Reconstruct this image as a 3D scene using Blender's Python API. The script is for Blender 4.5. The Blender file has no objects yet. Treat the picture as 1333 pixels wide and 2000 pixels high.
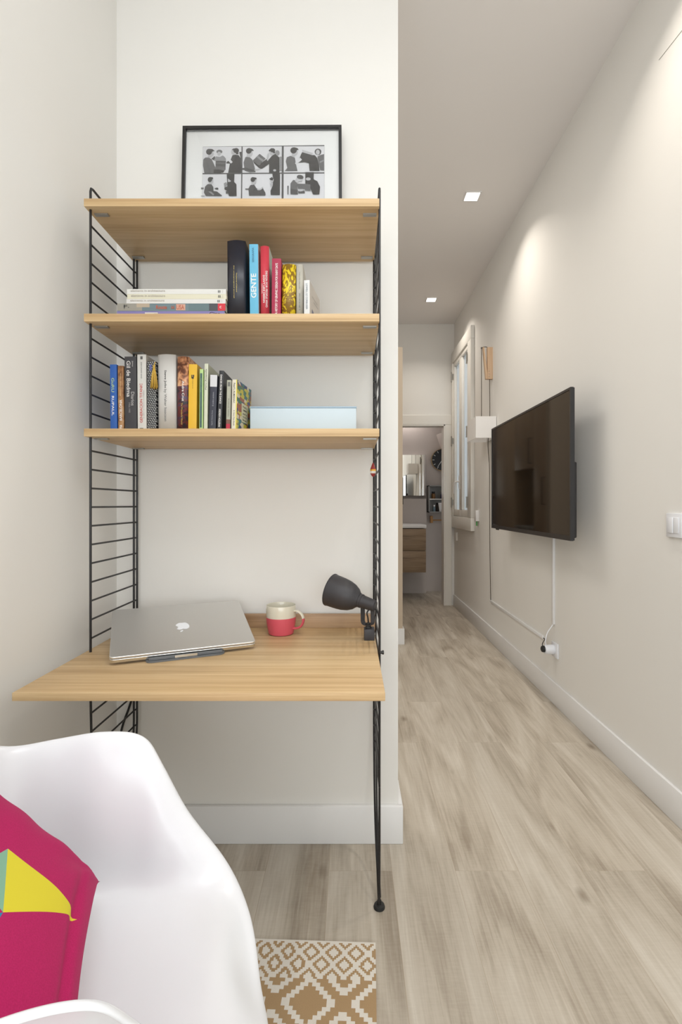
import bpy, bmesh, math, random
from mathutils import Vector, Matrix
random.seed(7)
S = bpy.context.scene
COL = S.collection
PI = math.pi

# ------------------------------------------------------------------ camera
F_PX = 972.0; VX, VY = 685.0, 985.0; CAM_H = 1.10
cd = bpy.data.cameras.new('camera'); cam = bpy.data.objects.new('camera', cd); COL.objects.link(cam)
cam.location = (0, 0, CAM_H); cam.rotation_euler = (PI/2, 0, 0)
cd.sensor_fit = 'AUTO'; cd.sensor_width = 36; cd.lens = F_PX/2000*36
cd.shift_x = -(VX-666.5)/2000; cd.shift_y = (VY-1000)/2000
cd.clip_start = 0.01
S.camera = cam
def P(px, py, Y):
    return Vector(((px-VX)/F_PX*Y, Y, CAM_H+(VY-py)/F_PX*Y))
def PX(px, Y): return (px-VX)/F_PX*Y
def PZ(py, Y): return CAM_H+(VY-py)/F_PX*Y

# ------------------------------------------------------------------ world, light, exposure
S.view_settings.view_transform = 'Standard'; S.view_settings.look = 'None'
S.view_settings.exposure = 0.0; S.view_settings.gamma = 1.0
S.view_settings.use_curve_mapping = False
w = bpy.data.worlds.new('world'); S.world = w; w.use_nodes = True
bg = w.node_tree.nodes['Background']; bg.inputs[0].default_value = (0.90, 0.95, 1.0, 1); bg.inputs[1].default_value = 1.5
def area(name, loc, rot, sx, sy, power, color, spread=PI):
    l = bpy.data.lights.new(name, 'AREA'); l.shape = 'RECTANGLE'; l.size = sx; l.size_y = sy
    l.energy = power; l.color = color; l.spread = spread
    o = bpy.data.objects.new(name, l); COL.objects.link(o); o.location = loc; o.rotation_euler = rot
    return o
# added uplight behind the camera, tilted up so it bounces off the ceiling
area('uplight_behind_camera', (0.2, -2.3, 1.65), (math.radians(122), 0, 0), 1.8, 2.2, 46, (0.90, 0.955, 1.0))
# overhead fill without a fixture, added above the camera for ceiling bounce
area('overhead_fill_above_camera', (0.15, -0.15, 3.02), (0, 0, 0), 1.2, 1.0, 19, (0.93, 0.965, 1.0))
# unseen fill added at the left behind the camera, brightens the right wall
area('left_fill_behind_camera', (-0.74, -1.2, 1.6), (0, -PI/2, 0), 1.8, 1.2, 20, (0.90, 0.955, 1.0))
# hall fill added on the kitchen side behind the shelf wall, no fixture
area('hall_fill_from_kitchen', (-0.55, 2.85, 3.02), (0, 0, 0), 0.8, 1.2, 17, (1.0, 0.95, 0.88))
DOWNLIGHT_POWER = 4.4

# ------------------------------------------------------------------ material helpers
def new_mat(name):
    m = bpy.data.materials.new(name); m.use_nodes = True
    return m, m.node_tree.nodes, m.node_tree.links, m.node_tree.nodes['Principled BSDF']
def srgb(r, g, b):
    f = lambda c: (c/255/12.92) if c/255 <= 0.04045 else ((c/255+0.055)/1.055)**2.4
    return (f(r), f(g), f(b), 1)
def bump(n, l, b, src, strength, dist=0.002):
    bp = n.new('ShaderNodeBump'); bp.inputs['Strength'].default_value = strength; bp.inputs['Distance'].default_value = dist
    l.new(src, bp.inputs['Height']); l.new(bp.outputs[0], b.inputs['Normal'])
def plain(name, col, rough=0.5, metal=0.0, var=0.03, scale=30, bmp=0.0, coat=0.0, spec=0.5):
    """a procedural paint / plastic / cloth: base colour broken up a little by noise"""
    m, n, l, b = new_mat(name)
    tc = n.new('ShaderNodeTexCoord'); no = n.new('ShaderNodeTexNoise'); no.inputs['Scale'].default_value = scale; no.inputs['Detail'].default_value = 3
    l.new(tc.outputs['Object'], no.inputs['Vector'])
    mx = n.new('ShaderNodeMix'); mx.data_type = 'RGBA'
    mx.inputs[6].default_value = tuple(min(1, c*(1-var)) for c in col[:3])+(1,)
    mx.inputs[7].default_value = tuple(min(1, c*(1+var)) for c in col[:3])+(1,)
    l.new(no.outputs['Fac'], mx.inputs[0]); l.new(mx.outputs[2], b.inputs['Base Color'])
    b.inputs['Roughness'].default_value = rough; b.inputs['Metallic'].default_value = metal
    b.inputs['Coat Weight'].default_value = coat; b.inputs['Specular IOR Level'].default_value = spec
    if bmp: bump(n, l, b, no.outputs['Fac'], bmp)
    return m
def ramp(n, stops):
    r = n.new('ShaderNodeValToRGB'); e = r.color_ramp.elements
    while len(e) < len(stops): e.new(0.5)
    for k, (p, c) in enumerate(stops): e[k].position = p; e[k].color = c
    return r
def math_node(n, l, op, a, b=None):
    m = n.new('ShaderNodeMath'); m.operation = op
    for i, v in enumerate((a, b)):
        if v is None: continue
        if isinstance(v, (int, float)): m.inputs[i].default_value = v
        else: l.new(v, m.inputs[i])
    return m.outputs[0]
def wood(name, c1, c2, c3, axis='X', freq=26, rough=0.45, fine=True):
    m, n, l, b = new_mat(name)
    tc = n.new('ShaderNodeTexCoord'); mp = n.new('ShaderNodeMapping')
    sc = {'X': (1.1, freq, freq), 'Z': (freq, freq, 1.1), 'Y': (freq, 1.1, freq)}[axis]
    mp.inputs['Scale'].default_value = sc; l.new(tc.outputs['Object'], mp.inputs['Vector'])
    n1 = n.new('ShaderNodeTexNoise'); n1.inputs['Scale'].default_value = 1.0; n1.inputs['Detail'].default_value = 5; n1.inputs['Distortion'].default_value = 0.6
    l.new(mp.outputs[0], n1.inputs['Vector'])
    mp2 = n.new('ShaderNodeMapping'); mp2.inputs['Scale'].default_value = tuple(s*(4.5 if s > 2 else 2.5) for s in sc); l.new(tc.outputs['Object'], mp2.inputs['Vector'])
    n2 = n.new('ShaderNodeTexNoise'); n2.inputs['Scale'].default_value = 2.0; n2.inputs['Detail'].default_value = 3; l.new(mp2.outputs[0], n2.inputs['Vector'])
    mixv = math_node(n, l, 'ADD', math_node(n, l, 'MULTIPLY', n1.outputs['Fac'], 0.66), math_node(n, l, 'MULTIPLY', n2.outputs['Fac'], 0.34))
    r = ramp(n, [(0.34, c1), (0.5, c2), (0.64, c3)]); l.new(mixv, r.inputs[0]); l.new(r.outputs[0], b.inputs['Base Color'])
    b.inputs['Roughness'].default_value = rough
    bump(n, l, b, n2.outputs['Fac'], 0.12, 0.001)
    return m

M = {}
M['wall'] = plain('wall_paint', (0.80, 0.785, 0.75, 1), 0.85, var=0.008, scale=5, bmp=0.03)
M['ceiling'] = plain('ceiling_paint', (0.84, 0.815, 0.80, 1), 0.9, var=0.008, scale=5)
M['trim'] = plain('white_trim_lacquer', (0.80, 0.80, 0.80, 1), 0.35, var=0.01, scale=8)
M['casing'] = plain('cream_casing_lacquer', (0.80, 0.78, 0.73, 1), 0.35, var=0.01, scale=8)
M['oak'] = wood('oak_veneer', srgb(178, 145, 102), srgb(199, 168, 124), srgb(212, 184, 141), 'X', 40)
M['oak_dark'] = wood('oak_rail', srgb(150, 118, 86), srgb(176, 144, 110), srgb(190, 160, 126), 'X', 26)
M['kitchen'] = wood('kitchen_laminate', srgb(165, 140, 112), srgb(182, 156, 128), srgb(192, 168, 140), 'Z', 12, 0.4)
M['vanity'] = wood('vanity_laminate', srgb(112, 92, 72), srgb(142, 120, 96), srgb(162, 140, 114), 'X', 9, 0.5)
M['beech'] = wood('beech_bracket', srgb(180, 146, 112), srgb(198, 166, 134), srgb(208, 180, 150), 'Z', 40)
M['black'] = plain('black_powder_coat', (0.009, 0.008, 0.009, 1), 0.4, var=0.1)
M['dark'] = plain('anthracite_lacquer', (0.036, 0.034, 0.038, 1), 0.5, var=0.05)
M['rubber'] = plain('black_rubber', (0.012, 0.012, 0.012, 1), 0.6)
M['bezel'] = plain('television_bezel', (0.022, 0.022, 0.024, 1), 0.35)
M['chrome'] = plain('brushed_steel', (0.62, 0.62, 0.60, 1), 0.3, 1.0, var=0.04)
M['nickel'] = plain('grey_zinc_pin', (0.40, 0.39, 0.36, 1), 0.4, 0.8)
M['white'] = plain('white_plastic', (0.80, 0.815, 0.85, 1), 0.25, var=0.006, spec=0.5)
M['whitematt'] = plain('white_plastic_matt', (0.78, 0.77, 0.76, 1), 0.5, var=0.01)
M['alu'] = plain('anodised_aluminium', (0.70, 0.695, 0.68, 1), 0.36, 0.85, var=0.01, scale=200)
M['alu_edge'] = plain('polished_aluminium_edge', (0.66, 0.65, 0.62, 1), 0.25, 1.0, var=0.01)
M['logo'] = plain('white_logo', (0.85, 0.87, 0.9, 1), 0.2, var=0.0)
M['stand'] = plain('blue_grey_stand', (0.13, 0.14, 0.15, 1), 0.45)
M['cream'] = plain('cream_glaze', srgb(212, 206, 188), 0.15, var=0.02, coat=0.3)
M['pink'] = plain('coral_red_glaze', srgb(206, 84, 98), 0.42, var=0.02)
M['pages'] = plain('paper_pages', srgb(222, 214, 196), 0.9, var=0.05, scale=300)
M['mirror'] = plain('mirror_silver', (0.88, 0.89, 0.87, 1), 0.01, 1.0, var=0.0)
M['paper'] = plain('photo_mat_board', (0.90, 0.90, 0.88, 1), 0.9, var=0.005)
M['greyshelf'] = plain('grey_shelf_lacquer', (0.28, 0.275, 0.26, 1), 0.5)
M['brass'] = plain('brass_trim', srgb(176, 146, 100), 0.35, 0.9)
M['oakrail'] = plain('light_wood_rail', srgb(176, 128, 72), 0.5)
M['basin'] = plain('white_ceramic', (0.8, 0.8, 0.8, 1), 0.15, var=0.0)
M['bath'] = plain('bathroom_paint', (0.52, 0.465, 0.425, 1), 0.8, var=0.01, scale=4)
M['green'] = plain('green_tag', srgb(80, 170, 90), 0.6)

# emission of the ceiling lamps
m, n, l, b = new_mat('lamp_diffuser'); M['lamp'] = m
b.inputs['Base Color'].default_value = (1, 1, 1, 1)
b.inputs['Emission Color'].default_value = (1, 0.95, 0.86, 1); b.inputs['Emission Strength'].default_value = 6
# television glass
m, n, l, b = new_mat('television_screen'); M['screen'] = m
no = n.new('ShaderNodeTexNoise'); no.inputs['Scale'].default_value = 2
r = ramp(n, [(0.3, (0.008, 0.006, 0.005, 1)), (0.7, (0.010, 0.008, 0.006, 1))]); l.new(no.outputs['Fac'], r.inputs[0]); l.new(r.outputs[0], b.inputs['Base Color'])
b.inputs['Roughness'].default_value = 0.06; b.inputs['IOR'].default_value = 1.45; b.inputs['Specular Tint'].default_value = (1.0, 0.84, 0.70, 1)
# frosted window pane
m, n, l, b = new_mat('frosted_glass'); M['frost'] = m
tr = n.new('ShaderNodeBsdfTranslucent'); tr.inputs[0].default_value = (0.90, 0.93, 0.94, 1)
gl = n.new('ShaderNodeBsdfGlossy'); gl.inputs['Roughness'].default_value = 0.12
fr = n.new('ShaderNodeFresnel'); fr.inputs[0].default_value = 1.45
no = n.new('ShaderNodeTexNoise'); no.inputs['Scale'].default_value = 3
mx = n.new('ShaderNodeMixShader'); l.new(fr.outputs[0], mx.inputs[0]); l.new(tr.outputs[0], mx.inputs[1]); l.new(gl.outputs[0], mx.inputs[2])
l.new(mx.outputs[0], n['Material Output'].inputs[0])
# clear thin glass
m, n, l, b = new_mat('clear_glass'); M['glass'] = m
tr = n.new('ShaderNodeBsdfTransparent'); gl = n.new('ShaderNodeBsdfGlossy'); gl.inputs['Roughness'].default_value = 0.03
fr = n.new('ShaderNodeFresnel'); fr.inputs[0].default_value = 1.45
mx = n.new('ShaderNodeMixShader'); l.new(fr.outputs[0], mx.inputs[0]); l.new(tr.outputs[0], mx.inputs[1]); l.new(gl.outputs[0], mx.inputs[2])
l.new(mx.outputs[0], n['Material Output'].inputs[0])
# amber glass jar
M['amber'] = plain('amber_glass', srgb(120, 84, 44), 0.1)
M['cobalt'] = plain('cobalt_plastic', srgb(40, 30, 110), 0.2)

# laminate floor: planks run away from the camera (along y)
m, n, l, b = new_mat('laminate_floor'); M['floor'] = m
tc = n.new('ShaderNodeTexCoord')
mp = n.new('ShaderNodeMapping'); mp.inputs['Rotation'].default_value = (0, 0, PI/2); mp.inputs['Location'].default_value = (0.4, 0.08, 0); l.new(tc.outputs['Object'], mp.inputs['Vector'])
br = n.new('ShaderNodeTexBrick'); br.inputs['Scale'].default_value = 1; br.inputs['Brick Width'].default_value = 1.28; br.inputs['Row Height'].default_value = 0.19
br.inputs['Mortar Size'].default_value = 0.0006; br.inputs['Mortar Smooth'].default_value = 0.3; br.inputs['Bias'].default_value = 0.0; br.offset = 0.37
br.inputs['Color1'].default_value = (0, 0, 0, 1); br.inputs['Color2'].default_value = (1, 1, 1, 1); br.inputs['Mortar'].default_value = (0.5, 0.5, 0.5, 1)
l.new(mp.outputs[0], br.inputs['Vector'])
off = n.new('ShaderNodeVectorMath'); off.operation = 'MULTIPLY'; off.inputs[1].default_value = (7.0, 13.0, 3.0); l.new(br.outputs['Color'], off.inputs[0])
add = n.new('ShaderNodeVectorMath'); add.operation = 'ADD'; l.new(tc.outputs['Object'], add.inputs[0]); l.new(off.outputs[0], add.inputs[1])
def fnoise(scale, detail, dist=0.0):
    mp_ = n.new('ShaderNodeMapping'); mp_.inputs['Scale'].default_value = scale; l.new(add.outputs[0], mp_.inputs['Vector'])
    q = n.new('ShaderNodeTexNoise'); q.inputs['Scale'].default_value = 1; q.inputs['Detail'].default_value = detail; q.inputs['Distortion'].default_value = dist
    l.new(mp_.outputs[0], q.inputs['Vector']); return q.outputs['Fac']
cloud = fnoise((6.5, 1.1, 1), 6, 1.6); grain = fnoise((130, 5, 1), 6, 0.6); saw = fnoise((34, 200, 1), 2); knot = fnoise((22, 3.2, 1), 4, 0.8)
vm = n.new('ShaderNodeMapping'); vm.inputs['Scale'].default_value = (5.5, 2.6, 1); l.new(add.outputs[0], vm.inputs['Vector'])
vd = n.new('ShaderNodeTexVoronoi'); vd.inputs['Scale'].default_value = 1; l.new(vm.outputs[0], vd.inputs['Vector'])
sum1 = math_node(n, l, 'ADD', math_node(n, l, 'MULTIPLY', cloud, 0.66), math_node(n, l, 'MULTIPLY', grain, 0.27))
sum2 = math_node(n, l, 'ADD', sum1, math_node(n, l, 'MULTIPLY', saw, 0.07))
r = ramp(n, [(0.34, srgb(150, 138, 122)), (0.50, srgb(184, 174, 159)), (0.66, srgb(204, 196, 183))]); l.new(sum2, r.inputs[0])
kr = ramp(n, [(0.0, (0.50, 0.45, 0.40, 1)), (0.10, (1, 1, 1, 1))]); l.new(math_node(n, l, 'MULTIPLY', vd.outputs['Distance'], math_node(n, l, 'ADD', knot, 0.5)), kr.inputs[0])
mul = n.new('ShaderNodeMix'); mul.data_type = 'RGBA'; mul.blend_type = 'MULTIPLY'; mul.inputs[0].default_value = 1; l.new(r.outputs[0], mul.inputs[6]); l.new(kr.outputs[0], mul.inputs[7])
tone = ramp(n, [(0, (0.93, 0.93, 0.93, 1)), (1, (1.0, 1.0, 1.0, 1))]); l.new(br.outputs['Color'], tone.inputs[0])
mul2 = n.new('ShaderNodeMix'); mul2.data_type = 'RGBA'; mul2.blend_type = 'MULTIPLY'; mul2.inputs[0].default_value = 1; l.new(mul.outputs[2], mul2.inputs[6]); l.new(tone.outputs[0], mul2.inputs[7])
seam = n.new('ShaderNodeMix'); seam.data_type = 'RGBA'; l.new(br.outputs['Fac'], seam.inputs[0]); l.new(mul2.outputs[2], seam.inputs[6]); seam.inputs[7].default_value = srgb(164, 150, 130)
l.new(seam.outputs[2], b.inputs['Base Color']); b.inputs['Roughness'].default_value = 0.42
bump(n, l, b, sum2, 0.08, 0.001)

# ------------------------------------------------------------------ mesh helpers
def bm_box(bm, x0, x1, y0, y1, z0, z1, mi=0):
    vs = [bm.verts.new((x, y, z)) for z in (z0, z1) for y in (y0, y1) for x in (x0, x1)]
    for f in ((0, 2, 3, 1), (4, 5, 7, 6), (0, 1, 5, 4), (2, 6, 7, 3), (0, 4, 6, 2), (1, 3, 7, 5)):
        fc = bm.faces.new([vs[i] for i in f]); fc.material_index = mi
    return vs
def bevel(bm, w=0.002, seg=2):
    bmesh.ops.bevel(bm, geom=bm.edges[:], offset=w, segments=seg, profile=0.5, affect='EDGES', clamp_overlap=True)
def finish(bm, name, mats, parent=None, smooth=False, loc=None, rot=None):
    bmesh.ops.recalc_face_normals(bm, faces=bm.faces[:])
    me = bpy.data.meshes.new(name); bm.to_mesh(me); bm.free()
    if not isinstance(mats, (list, tuple)): mats = [mats]
    for mt in mats: me.materials.append(mt)
    if smooth:
        for p in me.polygons: p.use_smooth = True
    o = bpy.data.objects.new(name, me); COL.objects.link(o)
    if parent: o.parent = parent
    if loc is not None: o.location = loc
    if rot is not None: o.rotation_euler = rot
    if smooth == 'auto':
        try: me.set_sharp_from_angle(angle=math.radians(35))
        except Exception: pass
    return o
def box(name, x0, x1, y0, y1, z0, z1, mat, parent=None, bev=0.0, seg=2):
    """box given in its parent's coordinates, origin at its own base centre"""
    cx, cy, cz = (x0+x1)/2, (y0+y1)/2, z0
    bm = bmesh.new(); bm_box(bm, x0-cx, x1-cx, y0-cy, y1-cy, z0-cz, z1-cz)
    if bev: bevel(bm, bev, seg)
    return finish(bm, name, mat, parent, loc=(cx, cy, cz), smooth='auto' if bev else False)
def catmull(pts, k=8, closed=False):
    out = []; N = len(pts); pts = [Vector(p) for p in pts]
    for i in range(N if closed else N-1):
        if closed: p0, p1, p2, p3 = (pts[(i-1) % N], pts[i], pts[(i+1) % N], pts[(i+2) % N])
        else: p0, p1, p2, p3 = (pts[max(i-1, 0)], pts[i], pts[i+1], pts[min(i+2, N-1)])
        for j in range(k):
            t = j/k
            out.append(0.5*((2*p1)+(p2-p0)*t+(2*p0-5*p1+4*p2-p3)*t*t+(3*p1-p0-3*p2+p3)*t**3))
    if not closed: out.append(pts[-1])
    return out
def bm_tube(bm, pts, r, seg=10, closed=False, mi=0):
    pts = [Vector(p) for p in pts]; N = len(pts); rings = []; up = None
    rr = r if isinstance(r, (list, tuple)) else [r]*N
    for i, p in enumerate(pts):
        if closed: t = pts[(i+1) % N]-pts[i-1]
        else: t = pts[min(i+1, N-1)]-pts[max(i-1, 0)]
        t.normalize()
        if up is None:
            up = Vector((0, 0, 1)) if abs(t.z) < 0.9 else Vector((1, 0, 0))
        s = t.cross(up).normalized(); up = s.cross(t).normalized()
        rings.append([bm.verts.new(p+rr[i]*(math.cos(a)*s+math.sin(a)*up)) for a in [2*PI*k/seg for k in range(seg)]])
    for i in range(N if closed else N-1):
        A, B = rings[i], rings[(i+1) % N]
        for k in range(seg):
            f = bm.faces.new((A[k], A[(k+1) % seg], B[(k+1) % seg], B[k])); f.material_index = mi; f.smooth = True
    if not closed:
        for rg, rev in ((rings[0], True), (rings[-1], False)):
            f = bm.faces.new(rg[::-1] if rev else rg); f.material_index = mi
def tube(name, pts, r, mat, parent=None, seg=10, closed=False):
    o0 = Vector(pts[0]); bm = bmesh.new(); bm_tube(bm, [Vector(p)-o0 for p in pts], r, seg, closed)
    o = finish(bm, name, mat, parent, smooth='auto', loc=o0); return o
def bm_lathe(bm, prof, seg=40, mi=0, M4=None):
    rings = []
    for (r, z) in prof:
        if r < 1e-6: rings.append([bm.verts.new((0, 0, z))])
        else: rings.append([bm.verts.new((r*math.cos(2*PI*k/seg), r*math.sin(2*PI*k/seg), z)) for k in range(seg)])
    for i in range(len(rings)-1):
        A, B = rings[i], rings[i+1]; m_ = mi(i) if callable(mi) else mi
        for k in range(seg):
            if len(A) == 1 and len(B) == 1: continue
            if len(A) == 1: f = bm.faces.new((A[0], B[k], B[(k+1) % seg]))
            elif len(B) == 1: f = bm.faces.new((A[k], A[(k+1) % seg], B[0]))
            else: f = bm.faces.new((A[k], A[(k+1) % seg], B[(k+1) % seg], B[k]))
            f.smooth = True; f.material_index = m_
    if M4 is not None:
        bmesh.ops.transform(bm, matrix=M4, verts=[v for rg in rings for v in rg])
def lathe(name, prof, mat, parent=None, loc=(0, 0, 0), rot=(0, 0, 0), seg=40, mi=0):
    bm = bmesh.new(); bm_lathe(bm, prof, seg, mi)
    return finish(bm, name, mat, parent, smooth='auto', loc=loc, rot=rot)
def thing(name, label, cat, loc=(0, 0, 0), rot=(0, 0, 0), group=None):
    o = bpy.data.objects.new(name, None); COL.objects.link(o); o.location = loc; o.rotation_euler = rot
    o.empty_display_size = 0.02
    return tag(o, label, cat, group)
def tag(o, label, cat, group=None):
    o['label'] = label; o['category'] = cat
    if group: o['group'] = group
    return o
def structure(o): o['kind'] = 'structure'; return o

def text_mesh(body):
    c = bpy.data.curves.new('t', 'FONT'); c.body = body; c.size = 1; c.resolution_u = 3; c.extrude = 0.0; c.offset = 0.012
    o = bpy.data.objects.new('t', c); COL.objects.link(o)
    bpy.context.view_layer.update(); dg = bpy.context.evaluated_depsgraph_get()
    me = bpy.data.meshes.new_from_object(o.evaluated_get(dg)); bpy.data.objects.remove(o); bpy.data.curves.remove(c)
    return me
def lettering(items, name, parent, default_mat):
    """items: (text, centre, right, up, length, height, material). All in one mesh on the surface of parent."""
    bm = bmesh.new(); mats = []
    for (body, c, rt, up, L, H, mt) in items:
        if mt not in mats: mats.append(mt)
        me = text_mesh(body)
        xs = [v.co.x for v in me.vertices]; ys = [v.co.y for v in me.vertices]
        cx, cy = (min(xs)+max(xs))/2, (min(ys)+max(ys))/2; sx = L/(max(xs)-min(xs)); sy = H/(max(ys)-min(ys))
        rt = Vector(rt).normalized(); up = Vector(up).normalized(); c = Vector(c)
        n0 = len(bm.faces); tmp = {}
        for v in me.vertices: tmp[v.index] = bm.verts.new(c+rt*((v.co.x-cx)*sx)+up*((v.co.y-cy)*sy))
        for p in me.polygons:
            try: f = bm.faces.new([tmp[i] for i in p.vertices]); f.material_index = mats.index(mt)
            except ValueError: pass
        bpy.data.meshes.remove(me)
    me = bpy.data.meshes.new(name); bm.to_mesh(me); bm.free()
    for mt in mats: me.materials.append(mt)
    o = bpy.data.objects.new(name, me); COL.objects.link(o); o.parent = parent
    return o

# ------------------------------------------------------------------ setting
XL, XR, YB, YE, ZC = -0.764, 1.13, 1.625, 5.42, 3.063      # left wall, right wall, shelf wall, hall end, ceiling
XP = 0.1555; YF = -2.5; YBATH = 6.30
structure(box('floor', -1.6, XR+0.5, YF-0.1, YBATH+0.1, -0.1, 0.0, M['floor']))
structure(box('ceiling', -1.6, XR+0.25, YF-0.1, YE+0.14, ZC, ZC+0.1, M['ceiling']))
structure(box('wall_left', XL-0.1, XL, YF, YB+0.13, 0, ZC, M['wall']))
structure(box('wall_back', XL, XP, YB, YB+0.13, 0, ZC, M['wall']))
structure(box('wall_front', XL-0.1, XR+0.2, YF-0.1, YF, 0, ZC, M['wall']))
structure(box('wall_kitchen', -1.5, -1.4, YB+0.13, YE, 0, ZC, M['wall']))
structure(box('wall_stub', -1.4, 0.411, 3.92, 4.0, 0, PZ(678, 3.92), plain('beige_side_panel', srgb(192, 176, 156), 0.6, var=0.02, scale=6)))
# right wall with the opening of the casement window
WY0, WY1, WZ0, WZ1 = 4.66, 5.36, 0.96, 2.64
bm = bmesh.new()
ox, oy = (XR+XR+0.2)/2, (YF+YBATH)/2
for (y0, y1, z0, z1) in ((YF, WY0, 0, ZC), (WY1, YE+0.12, 0, ZC), (WY0, WY1, 0, WZ0), (WY0, WY1, WZ1, ZC)):
    bm_box(bm, XR-ox, XR+0.2-ox, y0-oy, y1-oy, z0, z1)
structure(finish(bm, 'wall_right', M['wall'], loc=(ox, oy, 0)))
# end wall with the doorway
DX0, DX1, DZ = 0.33, PX(869, YE), PZ(830, YE)
bm = bmesh.new()
for (x0, x1, z0, z1) in ((-1.4, DX0, 0, ZC), (DX1, XR, 0, ZC), (DX0, DX1, DZ, ZC)):
    bm_box(bm, x0, x1, -0.06, 0.06, z0, z1)
structure(finish(bm, 'wall_end', M['wall'], loc=(0, YE+0.06, 0)))
# door casing and jamb
d1 = bpy.data.objects.new('door_1', None); COL.objects.link(d1); d1.location = (DX0, YE, 0); structure(d1)
bm = bmesh.new(); cw = 0.075
for (x0, x1, z0, z1) in ((-cw, 0, 0, DZ-0.0005), (DX1-DX0, DX1-DX0+cw, 0, DZ-0.0005), (-cw, DX1-DX0+cw, DZ, PZ(811, YE))):
    bm_box(bm, x0, x1, -0.022, 0, z0, z1)
bevel(bm, 0.004); finish(bm, 'door_casing', M['casing'], d1)
bm = bmesh.new()
for (x0, x1, z0, z1) in ((0, 0.012, 0, DZ), (DX1-DX0-0.012, DX1-DX0, 0, DZ), (0, DX1-DX0, DZ-0.012, DZ)):
    bm_box(bm, x0, x1, -0.02, 0.12, z0, z1)
finish(bm, 'door_jamb', M['casing'], d1)
# baseboards
def baseboard(name, x0, x1, y0, y1, h=0.122):
    return structure(box(name, x0, x1, y0, y1, 0, h, M['trim'], bev=0.003))
BT = 0.015
bm = bmesh.new()
bm_box(bm, XL, XP+BT, YB-BT, YB, 0, 0.122); bm_box(bm, XP, XP+BT, YB, YB+0.145, 0, 0.122)
bevel(bm, 0.0025); structure(finish(bm, 'baseboard_back', M['trim'], smooth='auto'))
baseboard('baseboard_left', XL, XL+BT, YF, YB-BT)
baseboard('baseboard_right', XR-0.013, XR, YF, YE-0.022)
bm = bmesh.new(); bm_box(bm, -1.4, 0.411+0.013, 3.92-0.013, 3.92, 0, 0.122); bm_box(bm, 0.411, 0.424, 3.92, 4.0, 0, 0.122)
structure(finish(bm, 'baseboard_stub', M['trim']))
# fine crack of the flush panel high on the right wall
ln = [P(1288, 117, 1), P(1335, 57, 1)]
k0 = (XR-0.0006)/ln[0].x; k1 = (XR-0.0006)/ln[1].x
q0 = Vector((0, 0, CAM_H))+(ln[0]-Vector((0, 0, CAM_H)))*k0; q1 = Vector((0, 0, CAM_H))+(ln[1]-Vector((0, 0, CAM_H)))*k1
structure(tube('trim_1', [q0, q1+(q1-q0)*1.5], 0.0012, plain('grey_joint_line', (0.42, 0.41, 0.37, 1), 0.9), seg=6))

# ---- window on the right wall (frame, two casements, panes, hinges, handle)
win = bpy.data.objects.new('window_1', None); COL.objects.link(win); win.location = (XR, 5.0, 0.84); structure(win)
def wl(y, z): return (y-5.0, z-0.84)
bm = bmesh.new()
def wbox(bm, x0, x1, y0, y1, z0, z1): bm_box(bm, x0, x1, y0-5.0, y1-5.0, z0-0.84, z1-0.84)
CY0, CY1, CZ0, CZ1 = 4.53, 5.395, 0.855, 2.735
for a in ((CY0, CY0+0.13, CZ0+0.1205, CZ1-0.1205), (CY1-0.05, CY1, CZ0+0.1205, CZ1-0.1205), (CY0, CY1, CZ1-0.12, CZ1), (CY0, CY1, CZ0, CZ0+0.12)):
    wbox(bm, -0.035, 0, a[0], a[1], a[2], a[3])
bevel(bm, 0.004); finish(bm, 'window_casing', M['casing'], win, smooth='auto')
bm = bmesh.new(); wbox(bm, -0.008, 0.04, WY0, WY1, WZ0-0.0, WZ0+0.03); wbox(bm, 0.0, 0.04, WY0, WY1, WZ1-0.02, WZ1); wbox(bm, 0.0, 0.04, WY0, WY0+0.02, WZ0, WZ1); wbox(bm, 0.0, 0.04, WY1-0.02, WY1, WZ0, WZ1)
finish(bm, 'window_frame', M['casing'], win)
for (y0, y1) in ((4.665, 5.005), (5.015, 5.355)):
    sash = bpy.data.objects.new('casement', None); 
    bm = bmesh.new(); st = 0.055
    for a in ((y0, y0+st, 1.0455, 2.5695), (y1-st, y1, 1.0455, 2.5695), (y0, y1, 2.57, 2.625), (y0, y1, 0.98, 1.045)):
        wbox(bm, -0.022, 0.02, a[0], a[1], a[2], a[3])
    bevel(bm, 0.004)
    sash = finish(bm, 'casement', M['casing'], win, smooth='auto')
    bm = bmesh.new(); wbox(bm, 0.004, 0.009, y0+st, y1-st, 1.045, 2.57); finish(bm, 'pane', M['frost'], sash)
    yh = y0-0.005 if y0 < 5 else y1+0.005
    for zh in (2.47, 1.78, 1.12):
        bm = bmesh.new()
        for (dz, ln_, rr) in ((0, 0.085, 0.0075),):
            bm_tube(bm, [(-0.04, yh-5.0, zh-0.84-ln_/2), (-0.04, yh-5.0, zh-0.84+ln_/2)], rr, 10)
        for dz in (-0.05, 0.05): bm_tube(bm, [(-0.04, yh-5.0, zh-0.84+dz*0.86), (-0.04, yh-5.0, zh-0.84+dz*1.05)], 0.009, 10)
        wbox(bm, -0.037, -0.022, yh-0.02, yh+0.02, zh-0.03, zh+0.03)
        finish(bm, 'hinge', M['nickel'], sash, smooth='auto')
    if y0 > 5:
        hz = 1.33
        bm = bmesh.new(); wbox(bm, -0.03, -0.021, y0+0.012, y0+0.042, hz-0.075, hz+0.06)
        bm_tube(bm, [(-0.022, y0+0.027-5, hz-0.84), (-0.06, y0+0.027-5, hz-0.84), (-0.072, y0+0.03-5, hz-0.85), (-0.075, y0+0.05-5, hz-0.93), (-0.075, y0+0.055-5, hz-0.96)], 0.009, 10)
        finish(bm, 'window_handle', M['whitematt'], sash, smooth='auto')
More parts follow.
